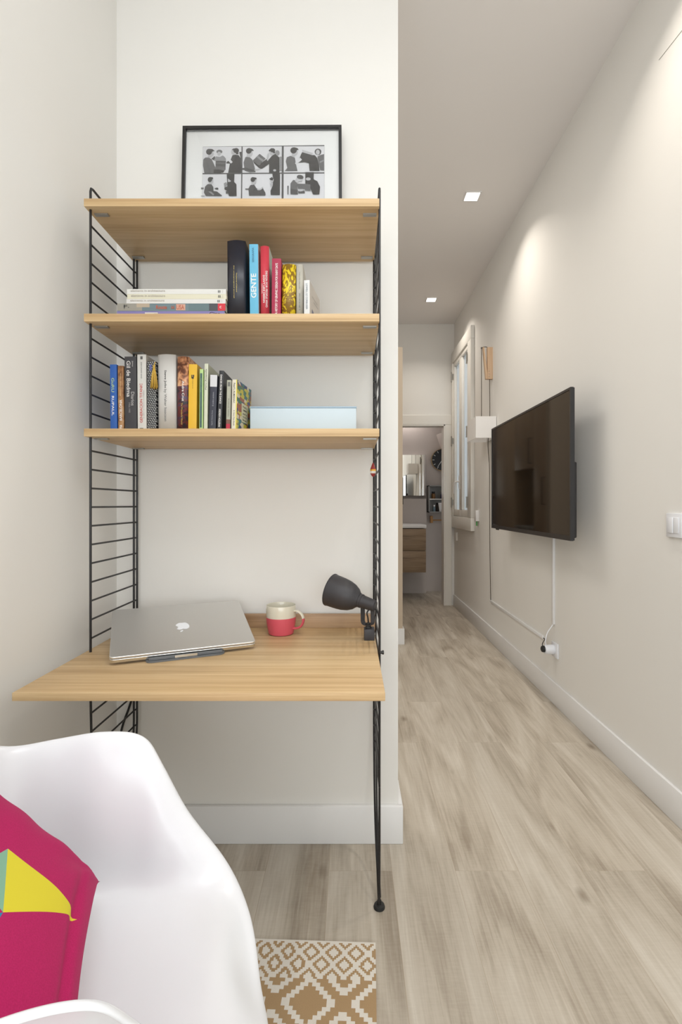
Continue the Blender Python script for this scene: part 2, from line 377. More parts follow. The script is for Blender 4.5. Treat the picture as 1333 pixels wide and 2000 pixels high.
# outer reveal so that the daylight enters by a real opening
bm = bmesh.new()
bm_box(bm, XR-0.0, XR+0.012, YB, YB+0.001, 0, 0.001)
bm.free()

# ------------------------------------------------------------------ bathroom beyond the doorway
BX0, BX1 = -0.1, 1.5
structure(box('wall_bathroom_back', BX0-0.1, BX1, YBATH, YBATH+0.1, 0, 2.5, M['bath']))
structure(box('wall_bathroom_left', BX0-0.1, BX0, YE+0.12, YBATH, 0, 2.5, M['bath']))
structure(box('wall_bathroom_right', BX1, BX1+0.1, YE+0.12, YBATH, 0, 2.5, M['bath']))
structure(box('ceiling_bathroom', BX0-0.1, BX1, YE+0.12, YBATH, 2.35, 2.45, M['bath']))
structure(box('trim_2', BX0, PX(833, 6.16), 6.16, YBATH, 0, PZ(974, 6.16), M['bath']))       # boxed-out wall behind the vanity
bm = bmesh.new()                                                                              # slanting soffit at the right
a0 = P(853, 849, 6.28); a1 = P(862, 876, 6.28)
vs = [bm.verts.new(v) for v in ((a0.x, 6.299, a0.z), (BX1-0.001, 6.299, a0.z), (BX1-0.001, 6.299, a1.z), (a1.x, 6.299, a1.z), (a0.x+0.09, 5.7, a0.z), (BX1-0.001, 5.7, a0.z), (BX1-0.001, 5.7, a1.z), (a1.x+0.09, 5.7, a1.z))]
for f in ((0, 1, 2, 3), (4, 7, 6, 5), (0, 4, 5, 1), (3, 2, 6, 7), (0, 3, 7, 4), (1, 5, 6, 2)): bm.faces.new([vs[i] for i in f])
structure(finish(bm, 'beam', M['bath']))
area('bathroom_lamp', (0.7, 6.18, 2.33), (0, 0, 0), 0.3, 0.08, 3.2, (1.0, 0.93, 0.9))

van = thing('vanity_unit', 'floating wood-grain vanity with white basin top in the bathroom', 'vanity', (0.5, 5.93, 0.32))
VX0, VX1 = -0.25, PX(833.5, 5.70)-0.5
box('cabinet_body', VX0, VX1-0.012, -0.215, 0.229, 0.02, PZ(1033, 5.70)-0.32, M['vanity'], van)
box('drawer_front', VX0, VX1-0.006, -0.235, -0.216, 0.0, 0.245, M['vanity'], van, bev=0.002)
box('drawer_front', VX0, VX1-0.006, -0.235, -0.216, 0.252, PZ(1033, 5.70)-0.32, M['vanity'], van, bev=0.002)
box('basin', VX0, VX1, -0.24, 0.229, PZ(1031.5, 5.70)-0.32, PZ(1025, 5.70)-0.32, M['basin'], van, bev=0.006)
tp = [(0.05, 0.16, 0.53), (0.05, 0.16, 0.60), (0.05, 0.13, 0.63), (0.05, 0.06, 0.625)]
sp = tube('faucet', catmull([(0.10, 0.17, 0.535), (0.10, 0.17, 0.60), (0.10, 0.14, 0.63), (0.11, 0.03, 0.60)]), 0.014, M['chrome'], van)
mc = thing('mirror_cabinet', 'frameless bathroom mirror cabinet above the vanity, reflecting the hall', 'mirror', (0.5, 6.235, PZ(968, 6.2)))
box('cabinet_body', -0.3, PX(831.5, 6.2)-0.5, -0.02, 0.063, 0.0, 0.51, M['whitematt'], mc)
box('mirror', -0.3, PX(831, 6.2)-0.5, -0.028, -0.021, 0.0, 0.508, M['mirror'], mc)
# clock
ck = thing('wall_clock', 'round black clock with brass rim and silver hands, partly behind the door frame', 'clock', P(864, 898.5, 6.27))
R_ = 21.5*6.27/972
bm = bmesh.new(); bm_lathe(bm, [(0, 0), (R_-0.004, 0), (R_-0.004, 0.018), (0, 0.018)], 48)
finish(bm, 'dial', plain('black_dial', (0.01, 0.01, 0.012, 1), 0.4), ck, rot=(PI/2, 0, 0), smooth='auto')
bm = bmesh.new(); bm_lathe(bm, [(R_-0.006, -0.005), (R_, -0.005), (R_, 0.028), (R_-0.004, 0.028), (R_-0.006, 0.02)], 48)
finish(bm, 'rim', M['brass'], ck, rot=(PI/2, 0, 0), smooth='auto')
for k in range(12):
    bm = bmesh.new(); a = 2*PI*k/12; u = Vector((math.sin(a), 0, math.cos(a))); s = Vector((math.cos(a), 0, -math.sin(a)))
    q = [u*R_*0.72+s*0.003, u*R_*0.9+s*0.003, u*R_*0.9-s*0.003, u*R_*0.72-s*0.003]
    bm.faces.new([bm.verts.new(v+Vector((0, -0.0195, 0))) for v in q])
    finish(bm, 'hour_mark', M['chrome'], ck)
for (a, L, wd, dy) in ((math.radians(214), 0.105, 0.005, -0.021), (math.radians(14), 0.078, 0.006, -0.022)):
    u = Vector((math.sin(a), 0, math.cos(a))); s = Vector((math.cos(a), 0, -math.sin(a)))
    bm = bmesh.new(); bm.faces.new([bm.verts.new(v+Vector((0, dy, 0))) for v in (-u*0.02+s*wd, u*L+s*wd*0.4, u*L-s*wd*0.4, -u*0.02-s*wd)])
    r_ = bmesh.ops.extrude_face_region(bm, geom=bm.faces[:]); bmesh.ops.translate(bm, vec=(0, 0.001, 0), verts=[g for g in r_['geom'] if isinstance(g, bmesh.types.BMVert)])
    finish(bm, 'clock_hand', M['chrome'], ck)
# shelf box with toiletries
SY = 6.14
sx0, sx1 = PX(838, SY), PX(884, SY); sz0, szm, sz1 = PZ(1001, SY), PZ(975, SY), PZ(948, SY)
sh = thing('bathroom_shelf', 'small grey two-tier box shelf on the bathroom wall under the clock', 'shelf', (sx0, SY, sz0))
bm = bmesh.new(); W_, D_, H_ = sx1-sx0, YBATH-SY-0.002, sz1-sz0
for a in ((0, 0.012, 0, D_, 0, H_), (W_-0.012, W_, 0, D_, 0, H_), (0, W_, 0, D_, H_-0.012, H_), (0, W_, 0, D_, 0, 0.012), (0, W_, D_-0.006, D_, 0, H_)): bm_box(bm, *a)
finish(bm, 'shelf_box', M['greyshelf'], sh)
box('shelf_board', 0.012, W_-0.012, 0.0, D_-0.006, szm-sz0-0.006, szm-sz0+0.006, M['casing'], sh)
def jar(name, label, cat, px, yt, yb_, wpx, Y, mat, capmat, zbase, group='toiletries on the bathroom shelf'):
    r = wpx/2*Y/972; h = (yb_-yt)*Y/972
    t = thing(name, label, cat, (PX(px, Y), Y, zbase), group=group)
    lathe('body', [(0, 0), (r*0.92, 0), (r, h*0.05), (r, h*0.66), (r*0.7, h*0.74), (0, h*0.74)], mat, t, seg=20)
    lathe('cap', [(0, h*0.742), (r*0.78, h*0.742), (r*0.78, h), (0, h)], capmat, t, seg=20)
    return t
jar('toiletry_jar', 'amber jar with a dark lid on the upper tier of the bathroom shelf', 'jar', 847, 956, 970, 8, 6.2, M['amber'], M['rubber'], szm+0.0062)
jar('toiletry_bottle', 'dark blue bottle on the upper tier of the bathroom shelf', 'bottle', 865, 959, 972, 8, 6.2, M['cobalt'], M['cobalt'], szm+0.0062)
jar('toiletry_bottle', 'small pale blue bottle on the lower tier of the bathroom shelf', 'bottle', 848.5, 984, 997, 5, 6.2, plain('pale_blue_plastic', srgb(120, 140, 150), 0.3), M['whitematt'], sz0+0.0122)
jar('toiletry_bottle', 'dark brown bottle behind the white tube on the bathroom shelf', 'bottle', 854.5, 981, 998, 6, 6.22, plain('brown_plastic', srgb(50, 36, 28), 0.3), M['rubber'], sz0+0.0122)
t = thing('cream_tube', 'white cream tube standing on its cap on the bathroom shelf', 'tube', (PX(860.5, 6.17), 6.17, sz0+0.0122), group='toiletries on the bathroom shelf')
lathe('cap', [(0, 0), (0.014, 0), (0.014, 0.022), (0, 0.022)], M['whitematt'], t, seg=16)
bm = bmesh.new(); rgs = []
for (z, a, b_) in ((0.0221, 0.016, 0.014), (0.06, 0.021, 0.012), (0.108, 0.027, 0.002)):
    rgs.append([bm.verts.new((a*math.cos(q*PI/8), b_*math.sin(q*PI/8), z)) for q in range(16)])
for A, B in zip(rgs, rgs[1:]):
    for k in range(16): bm.faces.new((A[k], A[(k+1) % 16], B[(k+1) % 16], B[k]))
bm.faces.new(rgs[-1]); bm.faces.new(rgs[0][::-1])
finish(bm, 'body', M['whitematt'], t, smooth='auto')
tr_ = thing('towel_rail', 'light wood towel rail under the bathroom shelf', 'rail', P(842.5, 1021, 6.29))
box('bracket', -0.016, 0.016, -0.05, 0.008, 0, 0.088, M['oakrail'], tr_, bev=0.002)
tube('rail', [(0, -0.035, 0.035), (0.17, -0.035, 0.035)], 0.008, M['oakrail'], tr_)

# ------------------------------------------------------------------ kitchen run along the left of the hall (seen reflected in the television)
KX = 0.40
def cab(name, label, y0, y1, z0, z1, handle_z, cat='cabinet', depth=0.6):
    t = thing(name, label, cat, (KX-depth/2, (y0+y1)/2, z0))
    box('body', -depth/2, depth/2-0.02, -(y1-y0)/2+0.001, (y1-y0)/2-0.001, 0, z1-z0, M['kitchen'], t)
    box('door', depth/2-0.019, depth/2, -(y1-y0)/2+0.002, (y1-y0)/2-0.002, 0.002, z1-z0-0.002, M['kitchen'], t, bev=0.0015)
    if handle_z is not None:
        tube('door_handle', [(depth/2+0.001, -(y1-y0)/2+0.05, handle_z-z0), (depth/2+0.025, -(y1-y0)/2+0.05, handle_z-z0), (depth/2+0.025, -(y1-y0)/2+0.05, handle_z-z0+0.22), (depth/2+0.001, -(y1-y0)/2+0.05, handle_z-z0+0.22)], 0.005, M['black'], t)
    return t
cab('tall_cabinet', 'tall beige kitchen cabinet just behind the wall stub', 4.002, 4.30, 0, 2.33, 1.1)
cab('wall_cabinet', 'beige kitchen wall cabinet hung over the worktop', 4.305, 4.80, 1.42, 2.33, 1.46, depth=0.35)
cab('base_cabinet', 'beige kitchen base cabinet under the worktop', 4.305, 4.80, 0, 0.87, 0.6)
cab('tall_cabinet', 'tall beige kitchen cabinet beside the bathroom doorway', 4.805, 5.39, 0, 2.33, None)
tag(box('worktop', -0.2, 0.40, 4.305, 4.80, 0.872, 0.90, M['greyshelf'], bev=0.002), 'grey kitchen worktop between two tall cabinets', 'worktop')
cm = thing('coffee_machine', 'small black coffee machine on the kitchen worktop', 'coffee machine', (0.22, 4.42, 0.901))
box('base', -0.10, 0.12, -0.07, 0.07, 0, 0.03, M['black'], cm, bev=0.004)
box('body', -0.10, 0.0, -0.06, 0.06, 0.031, 0.28, M['black'], cm, bev=0.01)
box('head', 0.001, 0.11, -0.05, 0.05, 0.20, 0.28, M['black'], cm, bev=0.01)

# ------------------------------------------------------------------ ceiling lamps
for (Y, lab) in ((3.17, 'larger nearer square recessed downlight in the hall ceiling'), (4.77, 'smaller farther square recessed downlight near the window'), (1.57, ''), (-0.03, '')):
    area('downlight_light', (0.775, Y, ZC-0.006), (0, 0, 0), 0.08, 0.08, DOWNLIGHT_POWER, (1.0, 0.92, 0.82), math.radians(118))
    if Y < 2: continue          # outside the picture: only their light
    t = thing('downlight', lab, 'ceiling light', (0.775, Y, ZC), group='recessed downlights')
    bm = bmesh.new()
    for a in ((-0.05, 0.05, -0.05, -0.042), (-0.05, 0.05, 0.042, 0.05), (-0.05, -0.042, -0.042, 0.042), (0.042, 0.05, -0.042, 0.042)): bm_box(bm, a[0], a[1], a[2], a[3], -0.004, 0)
    finish(bm, 'frame', M['whitematt'], t)
    box('diffuser', -0.0415, 0.0415, -0.0415, 0.0415, -0.003, -0.0005, M['lamp'], t)

# ------------------------------------------------------------------ television
TVX = 0.989; TY0, TY1 = 2.236, 3.49; TZ0, TZ1 = 0.935, 1.628
tv = thing('television', 'large black flat television on the right wall, switched off', 'television', (XR, (TY0+TY1)/2, TZ0))
hy = (TY1-TY0)/2; tx = TVX-XR; TH = TZ1-TZ0
bm = bmesh.new()
bz = 0.011
for a in ((-hy, hy, 0, 0.022), (-hy, hy, TH-bz, TH), (-hy, -hy+bz, 0.022, TH-bz), (hy-bz, hy, 0.022, TH-bz)): bm_box(bm, tx, tx+0.014, a[0], a[1], a[2], a[3])
finish(bm, 'bezel', M['bezel'], tv)
box('screen', tx+0.003, tx+0.012, -hy+bz, hy-bz, 0.022, TH-bz, M['screen'], tv)
box('back_panel', tx+0.0125, tx+0.02, -hy+0.002, hy-0.002, 0.002, TH-0.002, M['bezel'], tv)
box('rear_housing', tx+0.0205, tx+0.045, -hy+0.03, hy-0.03, 0.01, TH*0.52, M['bezel'], tv, bev=0.008)
box('wall_mount', tx+0.0455, -0.0005, -0.2, 0.2, 0.06, 0.33, M['black'], tv, bev=0.002)
box('infrared_window', tx+0.004, tx+0.012, hy-0.14, hy-0.09, -0.008, 0.0, M['rubber'], tv)

# trunking and socket below
tc_ = tag(box('cable_trunking', XR-0.012, XR-0.0002, 2.745, 2.765, PZ(1221, 2.73), TZ0+0.12, M['trim'], bev=0.001), 'vertical white cable trunking dropping from the television to the socket', 'trunking')
tag(box('cable_trunking', XR-0.010, XR-0.0002, 2.90, 4.0, 0.315, 0.333, M['trim'], bev=0.001), 'horizontal white cable trunking low on the right wall under the television', 'trunking')
so = thing('wall_socket', 'white wall socket above the baseboard with two plugs in it', 'socket', (XR, 2.735, 0.30))
box('plate', -0.009, -0.0002, -0.04, 0.04, -0.04, 0.04, M['white'], so, bev=0.002)
pg = thing('power_adapter', 'round white plug adapter pushed into the wall socket', 'plug', (XR-0.0095, 2.745, 0.30))
lathe('body', [(0, 0), (0.026, 0), (0.027, 0.004), (0.025, 0.046), (0.022, 0.05), (0, 0.05)], M['white'], pg, rot=(0, -PI/2, 0), seg=28)
tube('cord', catmull([(-0.042, 0, 0.0255), (-0.044, 0.0, 0.05), (-0.03, 0.008, 0.09), (-0.004, 0.012, 0.125), (0.002, 0.01, 0.14)]), 0.0028, M['white'], pg)
bp_ = thing('black_plug', 'small black plug in the end of the white adapter', 'plug', (XR-0.0600, 2.745, 0.302))
lathe('body', [(0, 0), (0.017, 0), (0.018, 0.004), (0.016, 0.014), (0.009, 0.018), (0, 0.018)], M['rubber'], bp_, rot=(0, -PI/2, 0), seg=24)
tube('cord', catmull([(-0.010, 0, 0.016), (-0.006, 0.01, 0.028), (0.02, 0.05, 0.035), (0.045, 0.1, 0.024), (0.052, 0.145, 0.021)]), 0.0024, M['rubber'], bp_)

# light switch
lsY = 1.725
sw = thing('light_switch', 'white double light switch on the right wall near the picture edge', 'switch', (XR, lsY, 1.027))
box('plate', -0.009, -0.0002, -0.042, 0.042, -0.042, 0.042, M['white'], sw, bev=0.002)
box('rocker', -0.0135, -0.0092, 0.0005, 0.028, -0.027, 0.027, M['white'], sw, bev=0.0015)
box('rocker', -0.0115, -0.0092, -0.028, -0.0005, -0.027, 0.027, M['white'], sw, bev=0.0015)

# remote holder beside the window and little hook below it
rc = thing('wall_thermostat', 'small white wall control with a green tag beside the window', 'control', (XR, 4.39, PZ(1018, 4.39)))
box('body', -0.03, -0.0002, -0.03, 0.03, 0.0, 0.095, M['whitematt'], rc, bev=0.003)
box('green_tag', -0.02, -0.012, -0.008, 0.008, -0.04, -0.0005, M['green'], rc)
hk = thing('cable_clip', 'small white plastic clip on the wall under the window sill', 'clip', (XR, 5.25, PZ(1056, 5.25)))
box('body', -0.02, -0.0002, -0.02, 0.02, 0.0, 0.09, M['casing'], hk, bev=0.003)

# ------------------------------------------------------------------ wall lamp on wooden bracket
wl_ = thing('wall_lamp', 'white cube-shaped lamp hanging by its cord from a wooden wall bracket', 'lamp', (XR, 3.96, PZ(741, 3.96)))
bh = PZ(679, 3.96)-PZ(741, 3.96)
box('bracket', -0.043, -0.0002, -0.015, 0.015, 0, bh, M['beech'], wl_, bev=0.001)
bm = bmesh.new(); ax = PX(943.5, 3.96)-XR
vs = []
for y in (-0.0145, 0.0145):
    vs.append([bm.verts.new((x, y, z)) for (x, z) in ((-0.055, 0.0), (-0.0435, 0.0), (-0.0435, 0.05), (ax+0.009, bh), (ax-0.001, bh))])
A, B = vs
bm.faces.new(A); bm.faces.new(B[::-1])
for k in range(5): bm.faces.new((A[k], B[k], B[(k+1) % 5], A[(k+1) % 5]))
finish(bm, 'bracket_arm', M['beech'], wl_)
for z in (0.02, 0.04, 0.062): 
    bm = bmesh.new(); bm_lathe(bm, [(0, 0), (0.003, 0), (0.003, 0.002), (0, 0.002)], 12); finish(bm, 'screw', M['nickel'], wl_, loc=(-0.03, -0.0152, z), rot=(PI/2, 0, 0))
shz1, shz0 = PZ(813, 3.84)-PZ(741, 3.96), PZ(855, 3.84)-PZ(741, 3.96)
cordx = PX(941, 3.96)-XR
tube('cord', catmull([(-0.035, 0.0, bh-0.012), (-0.045, 0, bh+0.004), (ax+0.004, 0, bh+0.004), (cordx-0.002, 0, bh-0.012), (cordx, 0, bh-0.04), (cordx, 0, shz1+0.03), (cordx, 0, shz1-0.02)], 6), 0.0027, plain('brown_textile_cord', (0.07, 0.055, 0.04, 1), 0.8), wl_)
dcord = bpy.data.materials['brown_textile_cord']
zf = 0.335-PZ(741, 3.96)
tube('cord', catmull([(-0.022, 0, -0.0005), (-0.021, 0, shz1), (-0.018, 0.06, shz0-0.02), (-0.017, 0.02, -0.72), (-0.022, 0, -0.95), (-0.02, 0, -1.3), (-0.016, 0.0, -1.6), (-0.008, 0.02, zf)], 8), 0.0027, dcord, wl_)
# shade: open box, thin walls
sx0_, sx1_ = PX(930, 3.84)-XR, -0.004
y0_, y1_ = 3.84-3.96, 4.12-3.96
bm = bmesh.new(); th = 0.003
for a in ((sx0_, sx1_, y0_, y0_+th), (sx0_, sx1_, y1_-th, y1_), (sx0_, sx0_+th, y0_+th, y1_-th), (sx1_-th, sx1_, y0_+th, y1_-th)): bm_box(bm, a[0], a[1], a[2], a[3], shz0, shz1)
m, n, l, b = new_mat('white_shade_fabric'); b.inputs['Base Color'].default_value = (0.84, 0.82, 0.80, 1); b.inputs['Roughness'].default_value = 0.8
no = n.new('ShaderNodeTexNoise'); no.inputs['Scale'].default_value = 400; bump(n, l, b, no.outputs['Fac'], 0.05)
shade = finish(bm, 'shade', m, wl_)
bm = bmesh.new(); mid = (sx0_+sx1_)/2; zc = (shz0+shz1)/2
bm_lathe(bm, [(0, 0.05), (0.016, 0.05), (0.016, 0.01), (0.02, 0), (0.03, -0.025), (0.022, -0.05), (0, -0.058)], 20)
finish(bm, 'bulb', M['whitematt'], wl_, loc=(mid, 0.02, zc), smooth='auto')
bm = bmesh.new(); bm_tube(bm, [(sx0_+th, 0.02, shz1-0.02), (sx1_-th, 0.02, shz1-0.02)], 0.002, 8); finish(bm, 'shade_wire', M['nickel'], wl_, smooth='auto')

# ------------------------------------------------------------------ shelving unit
SHZ = [1.905, 1.602, 1.2995]; SF, SB = 1.309, 1.609; SX0, SX1 = PX(163.5, 1.309), PX(741.5, 1.309)
DESK_Z = 0.7065
un = thing('shelving_unit', 'wall shelving of black wire ladders with three oak shelves and an oak desk board', 'shelving', (0, 0, 0))
RW = 0.0032
def ladder(side):
    s = -1 if side == 'l' else 1
    xf = -0.6925 if s < 0 else 0.0775
    xr = -0.6935 if s < 0 else 0.0815
    xi = xr+(0.0065 if s < 0 else -0.0062)
    yf, yr, yi = 1.325, 1.592, 1.601
    top = 1.945
    bm = bmesh.new()
    # outer loop: foot, front rod, rounded top, rear rod that slants back to the foot
    low = [(xr, 1.592, 0.46), (xr, 1.588, 0.36), (xr, 1.55, 0.22), (xr-0.001, 1.49, 0.14), (xf+0.003, 1.42, 0.065), (xf+0.004, 1.372, 0.016)]
    front = [(xf, yf, 0.5), (xf, yf, top-0.01)] 
    loop = [(xf+0.001, 1.353, 0.014), (xf+0.001, 1.345, 0.2), (xf, 1.332, 0.40), (xf, yf, 0.6), (xf, yf, 1.2), (xf, yf, top-0.012), (xf, yf+0.003, top-0.003), (xf, yf+0.012, top), (xr, yr-0.012, top), (xr, yr-0.003, top-0.003), (xr, yr, top-0.012), (xr, yr, 1.2)]
    bm_tube(bm, [Vector(p) for p in loop]+catmull([Vector(p) for p in low], 5), RW, 10)
    low2 = [(xi, yi, 0.46), (xi, 1.597, 0.36), (xi, 1.562, 0.22), (xi, 1.50, 0.13), (xf, 1.43, 0.05), (xf, 1.37, 0.014)]
    bm_tube(bm, [Vector((xi, yi, top-0.02)), Vector((xi, yi, 1.2))]+catmull([Vector(p) for p in low2], 5), RW, 10)
    o = finish(bm, 'ladder_panel', M['black'], un, smooth='auto')
    # rungs
    z0 = 1.0925; k = -14
    zs = [z0+0.05*i for i in range(-15, 17)]
    for z in zs:
        if z < 0.34:
            continue
        bm = bmesh.new(); a = Vector((xf, yf+0.002, z)); b_ = Vector((xi, yi, z))
        bm_tube(bm, [a, Vector((xf+(xr-xf)*0.98+0.003*(-s), yr-0.004, z)), b_], 0.0026, 8)
        finish(bm, 'rung', M['black'], o, smooth='auto')
    # foot
    bm = bmesh.new(); bm_lathe(bm, [(0, 0), (0.0150, 0), (0.0158, 0.003), (0.0138, 0.009), (0.006, 0.011), (0.006, 0.02), (0, 0.02)], 24)
    finish(bm, 'foot', M['rubber'], o, loc=(xf+0.001, 1.357, 0), smooth='auto')
    return o
lad_l = ladder('l'); lad_r = ladder('r')
def board(name, x0, x1, y0, y1, z0, z1, mat, parent): return box(name, x0, x1, y0, y1, z0, z1, mat, parent, bev=0.0012)
for z in SHZ:
    o = board('shelf', SX0, SX1, SF, SB, z-0.021, z, M['oak'], un)
    for (x, y) in ((SX0+0.03, SF+0.036), (SX1-0.024, SF+0.036), (SX0+0.03, SB-0.032), (SX1-0.024, SB-0.032)):
        bm = bmesh.new(); bm_box(bm, -0.018, 0.018, -0.006, 0.006, -0.0035, 0)
        finish(bm, 'shelf_pin', M['nickel'], o, loc=(x-(SX0+SX1)/2, y-(SF+SB)/2, -0.0002))
desk = board('desk_board', PX(23, 1.0386), PX(753, 1.0386), 1.0386, 1.588, DESK_Z-0.0175, DESK_Z, M['oak'], un)
rl = board('back_rail', SX0+0.015, PX(733, 1.59), 1.5905, 1.6065, DESK_Z-0.0175, PZ(1200, 1.59), M['oak_dark'], un)
# bolts of the ladder
bm = bmesh.new(); bm_tube(bm, [(0.0775, 1.30, PZ(1272, 1.31)), (0.0875, 1.30, PZ(1272, 1.31))], 0.004, 10); bm_tube(bm, [(0.083, 1.30, PZ(1272, 1.31)), (0.087, 1.30, PZ(1272, 1.31))], 0.0055, 10)
finish(bm, 'bolt', M['black'], un, smooth='auto')
bm = bmesh.new(); bm_lathe(bm, [(0, 0), (0.006, 0), (0.006, 0.006), (0, 0.006)], 16)
finish(bm, 'bolt', M['chrome'], un, loc=(0.068, 1.50, PZ(1238, 1.5)), rot=(PI/2, 0, 0), smooth='auto')
# cable behind the left ladder under the desk
tag(tube('power_cable', catmull([(-0.672, 1.613, 0.66), (-0.695, 1.613, 0.52), (-0.716, 1.61, 0.445), (-0.738, 1.605, 0.376), (-0.752, 1.60, 0.28), (-0.752, 1.60, 0.16), (-0.742, 1.585, 0.006)]), 0.0035, M['rubber']), 'black cable hanging behind the left wire ladder under the desk', 'cable')

# ornament hanging from the right ladder
og = thing('hanging_charm', 'tiny red, yellow and white charm hanging on the right wire ladder', 'ornament', (0.0668, 1.47, PZ(932, 1.47)))
bm = bmesh.new(); rr = 0.0085
prof = [(0, 0), (rr*0.55, 0.004), (rr, 0.011), (rr*1.02, 0.018), (rr, 0.023), (rr*0.7, 0.030), (0.0015, 0.042), (0, 0.043)]
mis = [0, 0, 1, 2, 0, 0, 0]
bm_lathe(bm, prof, 20, lambda i: mis[i])
finish(bm, 'body', [plain('charm_red', srgb(150, 50, 48), 0.4), plain('charm_white', srgb(230, 225, 215), 0.4), plain('charm_yellow', srgb(225, 170, 50), 0.4)], og, smooth='auto')
tube('loop', [(0, 0, 0.0425), (0.006, 0, 0.052), (0.011, 0, 0.056)], 0.0007, M['rubber'], og, seg=6)

# ------------------------------------------------------------------ framed contact sheet
FT = thing('framed_picture', 'black framed black-and-white contact sheet leaning on the top shelf', 'picture', (0, 0, 0))
Yp = 1.585; kf = Yp/972
pc = Vector(P(513.5, 243.5, Yp)); H_fr = pc.z-SHZ[0]-0.0005
FT.location = (pc.x, 1.565, SHZ[0]+0.0008); FT.rotation_euler = (-math.atan(0.03/H_fr), math.radians(-0.35), 0)
Hf = H_fr; Wf = 311*kf; fb = 0.0095
def fpx(px, py): return ((px-513.5)*kf, (243.5-py)*kf+Hf)
bm = bmesh.new()
for a in ((-Wf/2, Wf/2, 0, fb), (-Wf/2, Wf/2, Hf-fb, Hf), (-Wf/2, -Wf/2+fb, fb, Hf-fb), (Wf/2-fb, Wf/2, fb, Hf-fb)): bm_box(bm, a[0], a[1], -0.008, 0.012, a[2], a[3])
finish(bm, 'frame', plain('black_picture_frame', (0.010, 0.009, 0.009, 1), 0.4), FT)
box('mat_board', -Wf/2+fb, Wf/2-fb, 0.003, 0.009, fb, Hf-fb, M['paper'], FT)
box('glazing', -Wf/2+fb, Wf/2-fb, -0.002, -0.0005, fb, Hf-fb, M['glass'], FT)
G = {k: plain('print_tone_%s' % nm, (v, v, v*1.02, 1), 0.7, var=0.04, scale=90) for k, v, nm in ((0, 0.016, 'black'), (1, 0.055, 'charcoal'), (2, 0.12, 'grey'), (3, 0.28, 'mid'), (4, 0.52, 'light'), (5, 0.74, 'white'))}
bm = bmesh.new(); lay = [0.0]
def poly(pts, tone):
    lay[0] += 0.00003
    vs = [bm.verts.new((fpx(x, y)[0], 0.0024-lay[0], fpx(x, y)[1])) for (x, y) in pts]
    try:
        f = bm.faces.new(vs); f.material_index = tone
    except ValueError: pass
def ell(cx, cy, rx, ry, tone, k=18, a0=0): poly([(cx+rx*math.cos(2*PI*i/k)*math.cos(a0)-ry*math.sin(2*PI*i/k)*math.sin(a0), cy+rx*math.cos(2*PI*i/k)*math.sin(a0)+ry*math.sin(2*PI*i/k)*math.cos(a0)) for i in range(k)], tone)
def qa(x, y): return (385+x*135/1333, 270+y*120/1185)          # pixel of the left enlargement
def qb(x, y): return (510+x*140/1333, 270+y*120/1143)          # pixel of the right enlargement
def pa(pts, t): poly([qa(*p) for p in pts], t)
def pb(pts, t): poly([qb(*p) for p in pts], t)
def ea(x, y, rx, ry, t, a0=0): c = qa(x, y); ell(c[0], c[1], rx*0.101, ry*0.101, t, a0=a0)
def eb(x, y, rx, ry, t, a0=0): c = qb(x, y); ell(c[0], c[1], rx*0.105, ry*0.105, t, a0=a0)
poly([(396.5, 282), (635, 280), (635, 440), (396.5, 440)], 1)
for (x0, x1) in ((396.7, 472.3), (474.6, 551.4), (555.3, 634.8)):
    for (y0, y1) in ((282.4, 336.6), (339.2, 393), (396, 437)):
        poly([(x0, y0), (x1, y0), (x1, y1), (x0, y1)], 5)
# row 1, frame 1
pa([(150, 660), (120, 500), (125, 380), (165, 340), (230, 340), (290, 380), (330, 470), (370, 560), (370, 660)], 2)
pa([(280, 370), (345, 310), (355, 350), (330, 400)], 0)
pa([(330, 410), (365, 320), (450, 330), (500, 300), (560, 350), (565, 410)], 3)
ea(435, 225, 58, 42, 2); ea(430, 265, 36, 44, 4)
pa([(205, 330), (240, 250), (310, 250), (290, 350), (240, 350)], 4)
ea(290, 270, 36, 55, 4); ea(235, 225, 58, 62, 0); pa([(230, 165), (300, 170), (345, 210), (310, 220), (250, 240)], 0)
pa([(365, 410), (565, 415), (555, 600), (365, 590)], 1); pa([(370, 440), (560, 445), (560, 480), (370, 475)], 2); pa([(370, 520), (560, 530), (560, 600), (370, 590)], 2)
pa([(330, 590), (370, 590), (545, 605), (520, 650), (440, 665), (330, 660)], 0)
pa([(575, 440), (660, 380), (690, 300), (740, 285), (810, 300), (860, 380), (865, 660), (610, 660), (640, 470), (575, 470)], 0)
pa([(520, 270), (560, 290), (640, 370), (695, 440), (660, 470), (600, 400), (540, 340)], 5)
ea(705, 235, 42, 55, 4); ea(760, 205, 55, 52, 0); pa([(700, 165), (760, 155), (805, 200), (805, 280), (760, 280), (740, 210), (670, 190)], 0)
pa([(820, 235), (862, 230), (862, 400), (840, 330)], 0)
# row 1, frame 2
pa([(930, 620), (905, 450), (940, 340), (1010, 330), (1080, 400), (1120, 540), (1140, 650), (1030, 655)], 2)
pa([(885, 565), (960, 555), (1060, 590), (1140, 620), (1130, 650), (1000, 620), (885, 600)], 1)
pa([(960, 330), (980, 250), (1050, 250), (1060, 330), (1010, 345)], 4); ea(1045, 265, 38, 58, 4); ea(1005, 215, 55, 58, 0); pa([(1010, 155), (1075, 175), (1105, 215), (1060, 215), (1000, 250)], 0)
pa([(1085, 410), (1215, 275), (1333, 375), (1205, 510)], 2); pa([(1150, 340), (1180, 310), (1300, 410), (1270, 440)], 3)
pa([(1085, 415), (1205, 512), (1333, 400), (1333, 490), (1245, 585), (1200, 560), (1110, 470)], 0)
pa([(1120, 595), (1200, 575), (1240, 590), (1180, 615), (1120, 625)], 4)
pb([(350, 330), (400, 320), (400, 600), (355, 610)], 3); eb(310, 255, 45, 58, 3)
